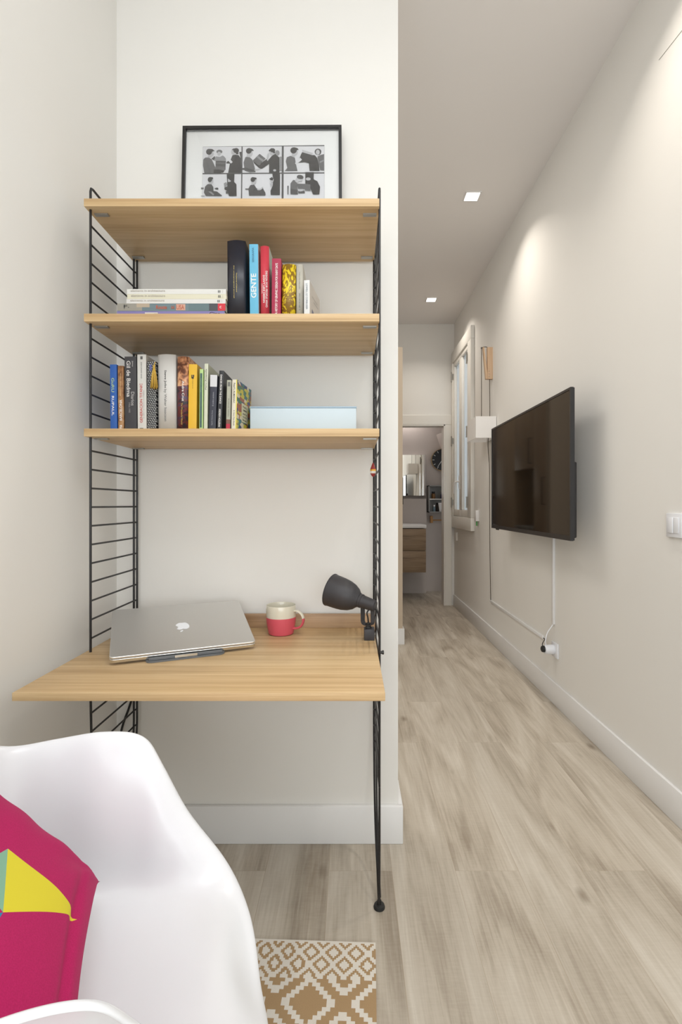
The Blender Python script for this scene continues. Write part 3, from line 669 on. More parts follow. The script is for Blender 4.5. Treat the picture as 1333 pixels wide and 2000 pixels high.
pb([(160, 640), (160, 470), (30, 560), (0, 560), (0, 460), (110, 370), (130, 410), (210, 310), (270, 270), (350, 340), (355, 640)], 0)
pb([(115, 380), (120, 290), (150, 240), (165, 300), (135, 390)], 4); eb(205, 250, 42, 56, 4); eb(225, 200, 48, 42, 0); pb([(150, 200), (200, 155), (265, 190), (265, 260), (240, 260), (215, 200), (160, 225)], 0)
eb(265, 595, 28, 22, 4)
# row 1, frame 3
pb([(500, 550), (470, 420), (490, 340), (560, 310), (640, 350), (660, 470), (690, 610), (450, 610)], 2)
pb([(575, 320), (590, 250), (670, 250), (660, 300), (620, 330)], 4); eb(655, 245, 40, 58, 4); eb(615, 205, 60, 62, 0, ); pb([(620, 140), (690, 160), (712, 195), (650, 205), (600, 240)], 0)
pb([(770, 190), (980, 260), (950, 300), (770, 240)], 4)
pb([(770, 240), (960, 300), (1010, 300), (1060, 360), (1090, 500), (1100, 615), (915, 610), (900, 460), (820, 440), (690, 450), (740, 330)], 0)
pb([(640, 460), (740, 350), (775, 390), (730, 430), (660, 480)], 5); pb([(770, 190), (780, 235), (730, 330), (700, 370), (720, 290)], 5)
pb([(1060, 330), (1120, 300), (1185, 280), (1185, 610), (1110, 600), (1080, 440)], 2); pb([(1100, 430), (1180, 390), (1180, 420), (1110, 460)], 3)
eb(1072, 235, 62, 62, 1); eb(1068, 245, 36, 50, 4)
# row 2
pa([(190, 1130), (150, 1060), (170, 940), (220, 890), (290, 890), (330, 950), (335, 1030), (400, 1040), (500, 1120), (490, 1135)], 1)
pa([(240, 880), (250, 800), (310, 800), (300, 880), (270, 900)], 4); ea(297, 830, 30, 46, 4); ea(262, 800, 42, 52, 0); pa([(260, 745), (320, 755), (325, 790), (270, 800)], 0)
pa([(350, 980), (400, 960), (430, 975), (420, 1000), (380, 1000)], 1); pa([(230, 1040), (290, 1040), (350, 1100), (330, 1120)], 3)
pa([(585, 690), (735, 690), (730, 850), (775, 900), (780, 1135), (635, 1135), (600, 1030), (545, 1000), (545, 960), (600, 940)], 0)
pa([(610, 780), (670, 830), (650, 850), (610, 850)], 4); pa([(545, 960), (530, 880), (580, 850), (600, 900)], 3); pa([(575, 1030), (625, 1030), (625, 1085), (575, 1085)], 1)
pa([(95, 960), (145, 960), (145, 990), (95, 990)], 2); pa([(95, 1128), (165, 1128), (165, 1137), (95, 1137)], 0)
pa([(1020, 1130), (1005, 990), (1040, 920), (1110, 900), (1160, 980), (1230, 1020), (1280, 980), (1333, 1070), (1333, 1130)], 1)
pa([(1060, 890), (1070, 810), (1140, 810), (1120, 890), (1090, 920)], 4); ea(1125, 840, 30, 48, 4); ea(1090, 805, 44, 50, 0); pa([(1090, 755), (1160, 770), (1160, 800), (1100, 810)], 0)
pa([(1170, 1000), (1240, 990), (1290, 950), (1290, 985), (1230, 1025), (1180, 1020)], 4); pa([(945, 985), (1005, 985), (1005, 1010), (945, 1010)], 2)
pb([(0, 1080), (0, 1000), (50, 945), (105, 1075)], 1); pb([(0, 960), (40, 920), (50, 945), (0, 985)], 4)
pb([(220, 650), (365, 650), (365, 1080), (195, 1080), (190, 1000), (230, 900), (240, 780)], 0); eb(215, 790, 34, 46, 4); pb([(165, 765), (215, 730), (240, 760), (230, 800), (190, 790)], 0); pb([(175, 860), (215, 850), (225, 900), (200, 940)], 4)
pb([(560, 1070), (560, 860), (610, 790), (670, 800), (690, 890), (690, 960), (700, 1075)], 2); pb([(560, 960), (700, 990), (690, 1070), (560, 1060)], 1)
pb([(640, 810), (680, 740), (760, 790), (720, 820), (680, 850)], 4); eb(740, 785, 44, 36, 4, 0.5); eb(740, 735, 62, 42, 1, 0.2)
pb([(680, 860), (835, 870), (830, 970), (700, 960)], 2); pb([(835, 640), (995, 640), (990, 780), (1060, 820), (1110, 930), (1095, 1075), (980, 1075), (930, 960), (925, 870), (835, 870)], 0)
pb([(830, 875), (930, 880), (930, 1005), (830, 1000)], 2); pb([(700, 1010), (820, 1000), (830, 1050), (710, 1050)], 1); eb(890, 775, 46, 30, 4); pb([(700, 960), (740, 980), (800, 970), (790, 1010), (730, 1020)], 4)
pb([(505, 905), (525, 905), (520, 1075), (508, 1075)], 1)
finish(bm, 'photo_print', [G[i] for i in range(6)], FT)

# ------------------------------------------------------------------ books
def pattern_mat(name, kind):
    m, n, l, b = new_mat(name); tc = n.new('ShaderNodeTexCoord'); b.inputs['Roughness'].default_value = 0.4
    if kind == 'floral':
        v = n.new('ShaderNodeTexVoronoi'); v.feature = 'DISTANCE_TO_EDGE'; v.inputs['Scale'].default_value = 75
        no = n.new('ShaderNodeTexNoise'); no.inputs['Scale'].default_value = 60; no.inputs['Distortion'].default_value = 2.5; no.inputs['Detail'].default_value = 1
        mp = n.new('ShaderNodeMapping'); mp.inputs['Scale'].default_value = (1, 1, 0.6); l.new(tc.outputs['Object'], mp.inputs['Vector']); l.new(mp.outputs[0], no.inputs['Vector'])
        r = ramp(n, [(0.50, srgb(138, 104, 30)), (0.53, srgb(226, 198, 40))]); l.new(no.outputs['Fac'], r.inputs[0])
        r.color_ramp.interpolation = 'LINEAR'; l.new(r.outputs[0], b.inputs['Base Color'])
    elif kind == 'weave':
        mp = n.new('ShaderNodeMapping'); mp.inputs['Scale'].default_value = (170, 170, 150); mp.inputs['Rotation'].default_value = (0, 0.12, 0); l.new(tc.outputs['Object'], mp.inputs['Vector'])
        br = n.new('ShaderNodeTexBrick'); br.inputs['Scale'].default_value = 1; br.inputs['Mortar Size'].default_value = 0.22; br.inputs['Brick Width'].default_value = 1.0; br.inputs['Row Height'].default_value = 0.75
        br.inputs['Color1'].default_value = srgb(205, 205, 200); br.inputs['Color2'].default_value = srgb(170, 172, 172); br.inputs['Mortar'].default_value = srgb(34, 34, 38)
        sw_ = n.new('ShaderNodeSeparateXYZ'); cb = n.new('ShaderNodeCombineXYZ'); l.new(mp.outputs[0], sw_.inputs[0]); l.new(sw_.outputs[0], cb.inputs[0]); l.new(sw_.outputs[2], cb.inputs[1])
        l.new(cb.outputs[0], br.inputs['Vector']); l.new(br.outputs['Color'], b.inputs['Base Color'])
    elif kind == 'painting':
        sp = n.new('ShaderNodeSeparateXYZ'); l.new(tc.outputs['Object'], sp.inputs[0])
        no = n.new('ShaderNodeTexNoise'); no.inputs['Scale'].default_value = 45; no.inputs['Detail'].default_value = 4; no.inputs['Distortion'].default_value = 1.2; l.new(tc.outputs['Object'], no.inputs['Vector'])
        skin = ramp(n, [(0.38, srgb(96, 58, 44)), (0.5, srgb(186, 128, 92)), (0.62, srgb(222, 172, 130))]); l.new(no.outputs['Fac'], skin.inputs[0])
        dark = ramp(n, [(0.40, srgb(44, 36, 48)), (0.5, srgb(110, 46, 44)), (0.62, srgb(66, 56, 80))]); l.new(no.outputs['Fac'], dark.inputs[0])
        t = math_node(n, l, 'GREATER_THAN', math_node(n, l, 'ADD', sp.outputs[2], math_node(n, l, 'MULTIPLY', no.outputs['Fac'], 0.03)), 0.148)
        mx = n.new('ShaderNodeMix'); mx.data_type = 'RGBA'; l.new(t, mx.inputs[0]); l.new(dark.outputs[0], mx.inputs[6]); l.new(skin.outputs[0], mx.inputs[7]); l.new(mx.outputs[2], b.inputs['Base Color'])
    elif kind == 'patchwork':
        mp = n.new('ShaderNodeMapping'); mp.inputs['Scale'].default_value = (1, 26, 60); mp.inputs['Rotation'].default_value = (0.25, 0, 0); l.new(tc.outputs['Object'], mp.inputs['Vector'])
        v = n.new('ShaderNodeTexVoronoi'); v.inputs['Scale'].default_value = 1.6; v.distance = 'CHEBYCHEV'; l.new(mp.outputs[0], v.inputs['Vector'])
        r = ramp(n, [(0.0, srgb(40, 60, 110)), (0.2, srgb(190, 180, 60)), (0.36, srgb(60, 110, 90)), (0.52, srgb(150, 80, 50)), (0.68, srgb(60, 110, 120)), (0.84, srgb(206, 196, 170))]); r.color_ramp.interpolation = 'CONSTANT'
        sp = n.new('ShaderNodeSeparateColor'); l.new(v.outputs['Color'], sp.inputs[0]); l.new(sp.outputs[0], r.inputs[0]); l.new(r.outputs[0], b.inputs['Base Color'])
    elif kind == 'brown':
        no = n.new('ShaderNodeTexNoise'); no.inputs['Scale'].default_value = 40; no.inputs['Detail'].default_value = 3; l.new(tc.outputs['Object'], no.inputs['Vector'])
        r = ramp(n, [(0.35, srgb(120, 78, 44)), (0.5, srgb(168, 122, 78)), (0.65, srgb(186, 150, 108))]); l.new(no.outputs['Fac'], r.inputs[0]); l.new(r.outputs[0], b.inputs['Base Color'])
    return m
MS = {}
def C(r, g, b_, rough=0.45):
    k = (r, g, b_)
    if k not in MS: MS[k] = plain('book_cloth_%d' % len(MS), srgb(r, g, b_), rough, var=0.03)
    return MS[k]
TC = {}
def T(r, g, b_):
    k = (r, g, b_)
    if k not in TC: TC[k] = plain('spine_ink_%d' % len(TC), srgb(r, g, b_), 0.6, var=0.0)
    return TC[k]
DOWN = ((0, 0, -1), (1, 0, 0)); UP = ((0, 0, 1), (-1, 0, 0))
def book(label, xb0, xb1, ytop, xt0, Y, depth, shelf_z, spine, side=None, rounded=False, texts=(), rz=0.0, group='', patches=(), hard=True):
    """upright book; pixel edges of the spine at the bottom, pixel of its top"""
    X0, X1 = PX(xb0, Y), PX(xb1, Y); w_ = X1-X0; h = PZ(ytop, Y)-shelf_z; gap = 0.0003
    lean = math.atan((PX(xt0, Y)-X0)/h)
    t = thing('book', label, 'book', group=group)
    # rotate about the bottom corner that stays on the board
    px_ = X1-gap if lean > 0 else X0+gap
    t.location = (px_, Y, shelf_z+0.0002); t.rotation_euler = (0, lean, rz)
    x0, x1 = (-(w_-2*gap), 0) if lean > 0 else (0, w_-2*gap)
    bt = 0.0022 if hard else 0.0008; inset = 0.003 if hard else 0.0002
    bm = bmesh.new()
    sm = 1 if side is not None else 0
    # spine profile (seen from above), swept up the height
    k = 8
    outer = []
    bulge = min(0.006, (x1-x0)*0.22) if rounded else 0.0006
    for i in range(k+1):
        u = i/k; outer.append((x0+(x1-x0)*u, -bulge*math.sin(PI*u)+bulge))
    inner = [(x1-bt, bulge+bt), (x0+bt, bulge+bt)]
    pts = outer+[(x1, depth), (x1-bt, depth)]+[inner[0], inner[1]]+[(x0+bt, depth), (x0, depth)]
    lo = [bm.verts.new((x, y, 0)) for x, y in pts]; hi = [bm.verts.new((x, y, h)) for x, y in pts]
    N = len(pts)
    for i in range(N):
        f = bm.faces.new((lo[i], lo[(i+1) % N], hi[(i+1) % N], hi[i]))
        if i < k: f.material_index = 0; f.smooth = rounded
        elif i == k: f.material_index = sm
    fb_ = bm.faces.new(lo[::-1]); ft_ = bm.faces.new(hi)
    bmesh.ops.triangulate(bm, faces=[fb_, ft_])
    cv = finish(bm, 'cover', [spine, side] if side is not None else [spine], t)
    box('pages', x0+bt+0.0001, x1-bt-0.0001, bulge+bt+0.0002, depth-inset, inset, h-inset, M['pages'], t)
    front = -0.0004
    edge_y = 614.0 if shelf_z > 1.5 else 837.5
    hid = max(0.0, (PZ(edge_y, Y)-shelf_z)/h)
    fr_ = lambda q: hid+(1-hid)*q
    cxx = (x0+x1)/2
    if patches:
        for i, (u0, u1, v0, v1, mt) in enumerate(patches):
            bm = bmesh.new(); v0, v1 = (fr_(v0) if v0 > 0 else 0), fr_(v1)
            bm.faces.new([bm.verts.new((x0+(x1-x0)*u, -0.0002, h*v)) for (u, v) in ((u0, v0), (u1, v0), (u1, v1), (u0, v1))])
            finish(bm, 'spine_panel', mt, t)
    if texts:
        its = []
        for (body, u, v0, v1, hh, mt, ori) in texts:
            if ori != 'h': v0, v1 = fr_(v0), fr_(v1)
            rt, up = DOWN if ori == 'd' else UP
            if ori == 'h': rt, up = (1, 0, 0), (0, 0, 1)
            yb_ = front+(bulge-bulge*math.sin(PI*min(max(u, 0), 1)) if rounded else 0)
            yb_ = min(yb_, front+bulge*(1-math.sin(PI*min(1, max(0, u-(hh[0] if ori == 'h' else hh)/2))))) if rounded else yb_
            L = h*abs(v1-v0) if ori != 'h' else (x1-x0)*abs(v1-v0)
            zc = h*(v0+v1)/2 if ori != 'h' else h*fr_(hh[1])
            H2 = (x1-x0)*(hh if ori != 'h' else hh[0])
            its.append((body, (x0+(x1-x0)*u, yb_, zc), rt, up, L, H2, mt))
        lettering(its, 'spine_lettering', t, None)
    return t
W = T(235, 232, 228); K = T(40, 40, 42)
g2 = 'upright books on the middle shelf'; z2 = SHZ[1]; Y2 = 1.37
book('thick black rounded book with tiny gold title, tallest on the middle shelf', 444, 480, 469, 443, Y2, 0.205, z2, C(40, 42, 52, 0.35), C(32, 50, 62), True,
     (('The Journal of Edmond', 0.52, 0.30, 0.56, 0.06, T(222, 200, 110), 'd'), ('the unexpurgated journal', 0.38, 0.22, 0.66, 0.05, T(222, 200, 110), 'd')), group=g2)
book('sky blue paperback with big white capitals beside the black book', 488.5, 506, 477, 487, Y2, 0.19, z2, C(98, 176, 208), C(206, 180, 170), False,
     (('GENTE', 0.45, 0.235, 0.58, 0.60, W, 'u'), ('SERIGRAFIA', 0.42, 0.74, 0.95, 0.22, T(60, 110, 140), 'u')), group=g2, hard=False)
book('coral red hardback with white slanted title beside the sky blue paperback', 509, 526.5, 480, 508, Y2, 0.20, z2, C(205, 66, 80), C(196, 206, 196), True,
     (('DESIGN FOR PEOPLE WHO', 0.72, 0.10, 0.63, 0.22, W, 'd'), ("DON'T LIKE DESIGN", 0.42, 0.17, 0.57, 0.22, W, 'd'), ('MANUAL', 0.2, 0.30, 0.45, 0.10, W, 'd')), group=g2)
book('dark crimson hardback with long white title on the middle shelf', 530.5, 548.5, 505, 531.5, 1.345, 0.15, z2, C(158, 22, 62), None, False,
     (('A HISTORY OF GRAPHIC DESIGN FOR RAINY DAYS', 0.52, 0.005, 0.915, 0.27, W, 'u'),), group=g2)
tfl = T(176, 150, 50)
book('mustard and yellow floral clothbound book on the middle shelf', 550, 576.5, 515.5, 551.5, 1.35, 0.14, z2, pattern_mat('floral_cloth', 'floral'), None, True,
     (('CHARLOTTE', 0.42, 0.2, 0.75, (0.10, 0.40), tfl, 'h'), ('NOVELS', 0.42, 0.22, 0.72, (0.09, 0.33), tfl, 'h'), ('LETTERS', 0.42, 0.25, 0.7, (0.08, 0.26), tfl, 'h')), group=g2)
book('pale grey slim hardback next to the floral book', 578.5, 592.5, 516, 578.5, 1.355, 0.19, z2, C(188, 184, 172), None, True,
     (('EL LIBRO DE LAS COSAS', 0.5, 0.08, 0.42, 0.22, T(112, 122, 118), 'u'), ('HISTORIA NATURAL', 0.5, 0.5, 0.85, 0.2, T(150, 150, 140), 'u')), group=g2)
bk = book('small white paperback turned to show its cover, last on the middle shelf', 594, 605.5, 547.5, 594, 1.335, 0.135, z2, C(216, 216, 214), C(196, 190, 182), False,
     (('LOWELL LE CORBUSIER', 0.5, 0.14, 0.90, 0.34, T(120, 130, 140), 'd'),), rz=math.radians(-8), group=g2, hard=False)
bm = bmesh.new(); hh = PZ(547.5, 1.335)-z2; wx = PX(605.5, 1.335)-PX(594, 1.335)
for (pts, mi) in (([(0.02, 0.0), (0.06, 0.0), (0.055, 0.30), (0.03, 0.33)], 0), ([(0.06, 0.02), (0.10, 0.02), (0.10, 0.16), (0.06, 0.24)], 1), ([(0.03, 0.66), (0.10, 0.70), (0.10, 0.73), (0.03, 0.69)], 2), ([(0.05, 0.58), (0.11, 0.62), (0.11, 0.65), (0.05, 0.61)], 2)):
    f = bm.faces.new([bm.verts.new((wx-0.0003, y, z*hh)) for y, z in pts]); f.material_index = mi
finish(bm, 'cover_picture', [C(96, 100, 122), C(120, 116, 120), C(160, 156, 150)], bk)
# lying stack
def flat(label, px0, px1, y0, y1, Y, depth, zb, mat, texts=(), patches=(), group='books lying flat on the middle shelf'):
    X0, X1 = PX(px0, Y), PX(px1, Y); h = PZ(y0, Y)-zb
    t = thing('book', label, 'book', ((X0+X1)/2, Y, zb), group=group); w2 = (X1-X0)/2
    bm = bmesh.new(); bt = 0.0008
    for a in ((-w2, w2, 0.0, depth, 0, bt), (-w2, w2, 0.0, depth, h-bt, h), (-w2, w2, 0.0, bt, bt, h-bt)): bm_box(bm, *a)
    finish(bm, 'cover', mat, t)
    box('pages', -w2+0.0005, w2-0.0005, bt+0.0001, depth-0.0005, bt, h-bt, M['pages'], t)
    if patches:
        for i, (u0, u1, v0, v1, mt) in enumerate(patches):
            bm = bmesh.new(); bm.faces.new([bm.verts.new((-w2+2*w2*u, -0.0002-0.00004*i, h*v)) for (u, v) in ((u0, v0), (u1, v0), (u1, v1), (u0, v1))])
            finish(bm, 'spine_panel', mt, t)
    if texts: lettering([(b_, (-w2+2*w2*(u0+u1)/2, -0.0009, h*v), (1, 0, 0), (0, 0, 1), 2*w2*(u1-u0), h*hh, mt) for (b_, u0, u1, v, hh, mt) in texts], 'spine_lettering', t, None)
    return t, zb+h+0.0002
Yf = 1.36; zb = z2+0.0002
gt = T(168, 160, 150)
t, zb = flat('purple patterned book lying lowest in the flat stack', 228.5, 439, 607.7, 617.2, Yf, 0.21, zb, C(126, 118, 170), (('Cine', 0.86, 0.96, 0.74, 0.3, K),), ((0.26, 0.38, 0.56, 0.86, C(205, 200, 195)), (0.345, 0.375, 0.56, 0.74, C(30, 30, 34))))
t, zb = flat('grey and teal book with red square, second from the bottom of the flat stack', 229, 440.5, 592.8, 607.5, Yf, 0.215, zb, C(106, 124, 130),
             (('F.', 0.062, 0.112, 0.62, 0.35, K), ('Route', 0.36, 0.46, 0.5, 0.5, T(190, 92, 62)), ('66', 0.50, 0.53, 0.5, 0.45, T(176, 96, 70)), ('USA', 0.55, 0.62, 0.5, 0.6, T(178, 96, 72)), ('C', 0.948, 0.965, 0.5, 0.3, W)),
             ((0, 0.23, 0.05, 1, C(150, 146, 136)), (0.18, 0.30, 0.5, 1, C(176, 160, 140)), (0.545, 0.63, 0.1, 0.92, C(206, 160, 140)), (0.66, 0.85, 0.05, 1, C(96, 116, 120)), (0.85, 0.93, 0.05, 1, C(70, 70, 76)), (0.93, 1, 0.05, 1, C(200, 44, 58)), (0.064, 0.068, 0.25, 0.9, C(40, 40, 42))))
for (lab, a, b_, u0, u1, col) in (('white magazine-thin book, third from the bottom of the flat stack', 247, 441, 584.2, 592.6, (214, 212, 208)),
                              ('cream magazine-thin book, second from the top of the flat stack', 248.5, 442.5, 574.4, 583.8, (212, 208, 186)),
                              ('white magazine-thin book on the very top of the flat stack', 248, 442, 564.6, 574.0, (216, 215, 210))):
    t, zb = flat(lab, a, b_, u0, u1, Yf, 0.20, zb, C(*col), (('elements in architecture', 0.04, 0.385, 0.66, 0.40, gt), ('III', 0.918, 0.942, 0.5, 0.5, K), ('I', 0.962, 0.964, 0.5, 0.6, gt)))

g3 = 'upright books on the lowest shelf'; z3 = SHZ[2]; Y3 = 1.385
book('slim royal blue book with white lettering at the left end of the lowest shelf', 215.5, 229, 712, 214.5, Y3, 0.16, z3, C(44, 92, 168), None, False,
     (('GuRU', 0.42, 0.57, 0.79, 0.42, T(180, 200, 140), 'd'), ('RUPAUL', 0.42, 0.20, 0.51, 0.34, W, 'd')), group=g3)
book('thin brown photographic book with white capitals beside the blue book', 231, 242, 714.5, 230, Y3, 0.15, z3, pattern_mat('brown_photo_cover', 'brown'), None, False,
     (('BARCELONA', 0.5, 0.13, 0.46, 0.45, W, 'u'), ('Marina y otros relatos', 0.5, 0.52, 0.88, 0.2, T(214, 190, 150), 'u'), ('na', 0.5, 0.0, 0.06, 0.4, W, 'u')), group=g3, hard=False)
book('dark charcoal paperback with serif white title on the lowest shelf', 244, 267.5, 696.5, 243, Y3, 0.16, z3, C(58, 57, 60), None, False,
     (('Gil de Biedma', 0.34, 0.44, 0.94, 0.33, T(215, 212, 208), 'd'), ('Jaime', 0.68, 0.86, 0.94, 0.14, T(190, 188, 184), 'd'), ('Diarios', 0.68, 0.32, 0.51, 0.28, T(170, 168, 166), 'd'), ('1956-1985', 0.40, 0.22, 0.36, 0.14, T(140, 138, 136), 'd')), group=g3, hard=False)
book('white paperback with red capitals on its spine on the lowest shelf', 269, 286.5, 692.5, 268, Y3, 0.165, z3, C(206, 204, 198), C(196, 190, 182), False,
     (('GENERACION TITANIC', 0.42, 0.08, 0.61, 0.30, T(190, 70, 60), 'u'), ('EVA SANCHEZ', 0.46, 0.68, 0.90, 0.14, T(110, 110, 110), 'u'), ('EL LIBRO DE TODOS LOS NOMBRES', 0.72, 0.14, 0.52, 0.10, T(170, 160, 160), 'u')), group=g3, hard=False,
     patches=((0.35, 0.62, 0.935, 0.975, C(90, 88, 86)), (0.25, 0.65, 0.0, 0.008, C(30, 30, 30))))
bw = book('black and white patterned book with golden tassel on the lowest shelf', 288, 305.5, 706, 287.5, Y3, 0.15, z3, pattern_mat('woven_pattern', 'weave'), None, False, (), group=g3,
     patches=((0.28, 0.5, 0.86, 0.95, C(90, 96, 150)),))
# tassel (bookmark of that book)
tz = PZ(714, Y3)-z3
bm = bmesh.new(); cx = PX(304.5, Y3)-PX(288, Y3)
lean_fix = 0
bm_tube(bm, catmull([(cx-0.001, 0.004, tz+0.010), (cx-0.001, -0.004, tz+0.006), (cx-0.001, -0.006, tz-0.004)], 5), 0.0012, 8)
bm_lathe(bm, [(0, 0.004), (0.0028, 0.002), (0.003, -0.004), (0.0022, -0.006)], 14, M4=Matrix.Translation((cx-0.001, -0.0085, tz-0.004)))
random.seed(3)
for k in range(46):
    a = random.uniform(0, 2*PI); r0 = 0.0018; r1 = random.uniform(0.003, 0.011)
    L = random.uniform(0.050, 0.060)
    ex = cx-0.001+math.cos(a)*r1; ey = -0.0095+math.sin(a)*min(r1, 0.005)
    bm_tube(bm, [(cx-0.001+math.cos(a)*r0, -0.0085+math.sin(a)*r0, tz-0.008), (cx-0.001+math.cos(a)*(r0+r1)*0.55, -0.009+math.sin(a)*0.003, tz-0.03), (ex, ey, tz-0.008-L)], 0.0008, 5)
finish(bm, 'tassel', plain('golden_thread', srgb(196, 158, 64), 0.5, var=0.25, scale=400), bw)
book('thick white biography with black and grey lettering on the lowest shelf', 308, 343.5, 692, 307, Y3, 0.16, z3, C(208, 206, 202), None, True,
     (('Steve Jobs', 0.44, 0.545, 0.785, 0.15, K, 'd'), ('by Walter Isaacson', 0.43, 0.10, 0.53, 0.17, T(112, 112, 112), 'd')), group=g3)
book('thick brown painted-cover book beside the white biography', 345, 368, 696, 345.5, Y3, 0.15, z3, pattern_mat('painted_cover', 'painting'), None, True,
     (('Andre Cruz', 0.55, 0.38, 0.66, 0.2, W, 'd'), ('The Wonderful World', 0.45, 0.06, 0.36, 0.14, T(190, 160, 80), 'd')), group=g3)
book('bright yellow book with a small black emblem on the lowest shelf', 367.5, 384, 711.5, 369, Y3, 0.15, z3, C(224, 178, 46), None, False,
     (('Anagrama', 0.50, 0.62, 0.78, 0.08, K, 'd'),), group=g3, hard=False, patches=((0.32, 0.44, 0.785, 0.835, C(50, 46, 40)), (0.50, 0.66, 0.80, 0.835, C(50, 46, 40)), (0.36, 0.62, 0.775, 0.80, C(50, 46, 40))))
book('very thin light green book with dark label on the lowest shelf', 389, 396.5, 721, 390, 1.375, 0.12, z3, C(176, 206, 134), None, False,
     (('Poesia completa', 0.45, 0.62, 0.85, 0.3, T(120, 150, 110), 'u'),), group=g3, hard=False, patches=((0.16, 0.72, 0.02, 0.93, C(60, 88, 88)),))
book('slim pale green-grey book taller than its neighbours on the lowest shelf', 398, 405.5, 710.5, 399.5, 1.375, 0.15, z3, C(204, 206, 184), C(186, 188, 166), False,
     (('Peru Acapella', 0.5, 0.60, 0.92, 0.5, T(110, 112, 100), 'u'),), group=g3, hard=False)
book('navy book with a white cap on its spine on the lowest shelf', 407.5, 421.5, 732.5, 411, 1.37, 0.12, z3, C(44, 46, 60), None, False,
     (('Agustin Gomez Arcos', 0.45, 0.06, 0.34, 0.2, T(150, 152, 160), 'u'), ('El cordero carnivoro', 0.5, 0.42, 0.68, 0.2, T(150, 152, 160), 'u')), group=g3, hard=False, patches=((0.0, 1.0, 0.78, 1.0, C(206, 206, 208)),))
book('black paperback with white vertical capitals leaning on the lowest shelf', 423.5, 432.5, 724, 428.5, 1.37, 0.125, z3, C(36, 36, 40), C(34, 33, 36), False,
     (('DANCER FROM THE DANCE', 0.5, 0.43, 0.93, 0.42, W, 'd'), ('ANDREW HOLLERAN', 0.5, 0.03, 0.34, 0.42, W, 'd')), group=g3, hard=False)
book('small thin grey book with a red foot on its spine on the lowest shelf', 441.5, 450, 742.5, 443.5, 1.355, 0.11, z3, C(172, 172, 154), None, False,
     (('Natalia Ginzburg', 0.5, 0.25, 0.62, 0.3, T(90, 90, 84), 'u'),), group=g3, hard=False, patches=((0, 1, 0, 0.10, C(186, 34, 62)), (0, 1, 0.10, 0.19, C(120, 80, 64)), (0.2, 0.8, 0.87, 0.96, C(110, 110, 104))))
al = book('multicoloured patchwork-cover paperback with a cream spine on the lowest shelf', 451.5, 462, 741.5, 453.5, 1.34, 0.125, z3, C(216, 210, 192), pattern_mat('patchwork_cover', 'patchwork'), False,
     (("Pearl's ALMANAC", 0.45, 0.52, 0.93, 0.34, K, 'd'), ('A Very Fine Book', 0.45, 0.06, 0.38, 0.34, T(90, 88, 84), 'd')), rz=math.radians(-6), group=g3, hard=False, patches=((0.82, 1.0, 0.0, 1.0, C(214, 200, 60)),))
hh = PZ(741.5, 1.34)-z3
bm = bmesh.new(); f = bm.faces.new([bm.verts.new((0.0003, y, z)) for y, z in ((0.04, hh*0.22), (0.095, hh*0.22), (0.095, hh*0.60), (0.04, hh*0.60))]); finish(bm, 'cover_label', C(200, 198, 168), al)
lettering([(s_, (0.0006, 0.0675, hh*v), (0, 1, 0), (0, 0, 1), 0.034, 0.005, K) for s_, v in (("Pearl's", 0.54), ('ALMANAC', 0.47), ('and a', 0.40), ('Very Fine', 0.33), ('Book', 0.27))], 'cover_lettering', al, None)
# pale blue box
pb_ = thing('storage_box', 'flat pale blue cardboard box lying on the lowest shelf', 'box', (PX(592.5, 1.41), 1.50, z3+0.0002))
bw_ = (697-488)*1.41/972/2; bh_ = PZ(794, 1.41)-z3
pbm = plain('pale_blue_card', srgb(196, 210, 218), 0.6, var=0.01)
box('box_base', -bw_+0.001, bw_-0.001, -0.089, 0.089, 0, bh_-0.0045, pbm, pb_, bev=0.001)
box('box_lid', -bw_, bw_, -0.09, 0.09, bh_-0.004, bh_, plain('blue_card_lid', srgb(160, 184, 204), 0.6), pb_, bev=0.0008)

# ------------------------------------------------------------------ laptop on its stand
fl, frt = P(215, 1291, 1.2117), P(494.5, 1259, 1.353)
lap = thing('laptop', 'closed silver laptop with a white fruit logo, lying tilted on the desk', 'laptop')
u = Vector((frt.x-fl.x, frt.y-fl.y, 0)).normalized(); Lw = 0.358; Ld = 0.247; tilt = math.radians(16.5)
v0 = Vector((-u.y, u.x, 0)); v = v0*math.cos(tilt)+Vector((0, 0, math.sin(tilt))); nrm = u.cross(v)
org = Vector((-0.586, 1.208, DESK_Z+0.006))
Mx = Matrix(((u.x, v.x, nrm.x, org.x), (u.y, v.y, nrm.y, org.y), (u.z, v.z, nrm.z, org.z), (0, 0, 0, 1)))
lap.matrix_world = Mx
def rrect(x0, x1, y0, y1, r, k=6):
    pts = []
    for (cx, cy, a0) in ((x1-r, y0+r, -PI/2), (x1-r, y1-r, 0), (x0+r, y1-r, PI/2), (x0+r, y0+r, PI)):
        for i in range(k+1): a = a0+PI/2*i/k; pts.append((cx+r*math.cos(a), cy+r*math.sin(a)))
    return pts
def slab(name, x0, x1, y0, y1, z0, z1, r, mat, parent, bev=0.001, dip=None):
    bm = bmesh.new(); pts = rrect(x0, x1, y0, y1, r)
    lay_ = [(z0, -bev), (z0+bev, 0), (z1-bev, 0), (z1, -bev)]; rg = []
    cx, cy = (x0+x1)/2, (y0+y1)/2
    for (z, off) in lay_: rg.append([bm.verts.new((cx+(x-cx)*(1+2*off/(x1-x0)), cy+(y-cy)*(1+2*off/(y1-y0)), z)) for x, y in pts])
    for A, B in zip(rg, rg[1:]):
        for i in range(len(pts)): bm.faces.new((A[i], A[(i+1) % len(pts)], B[(i+1) % len(pts)], B[i]))
    bm.faces.new(rg[0][::-1]); bm.faces.new(rg[-1])
    return finish(bm, name, mat, parent, smooth='auto')
slab('base', 0, Lw, 0, Ld, 0, 0.0095, 0.010, M['alu_edge'], lap)
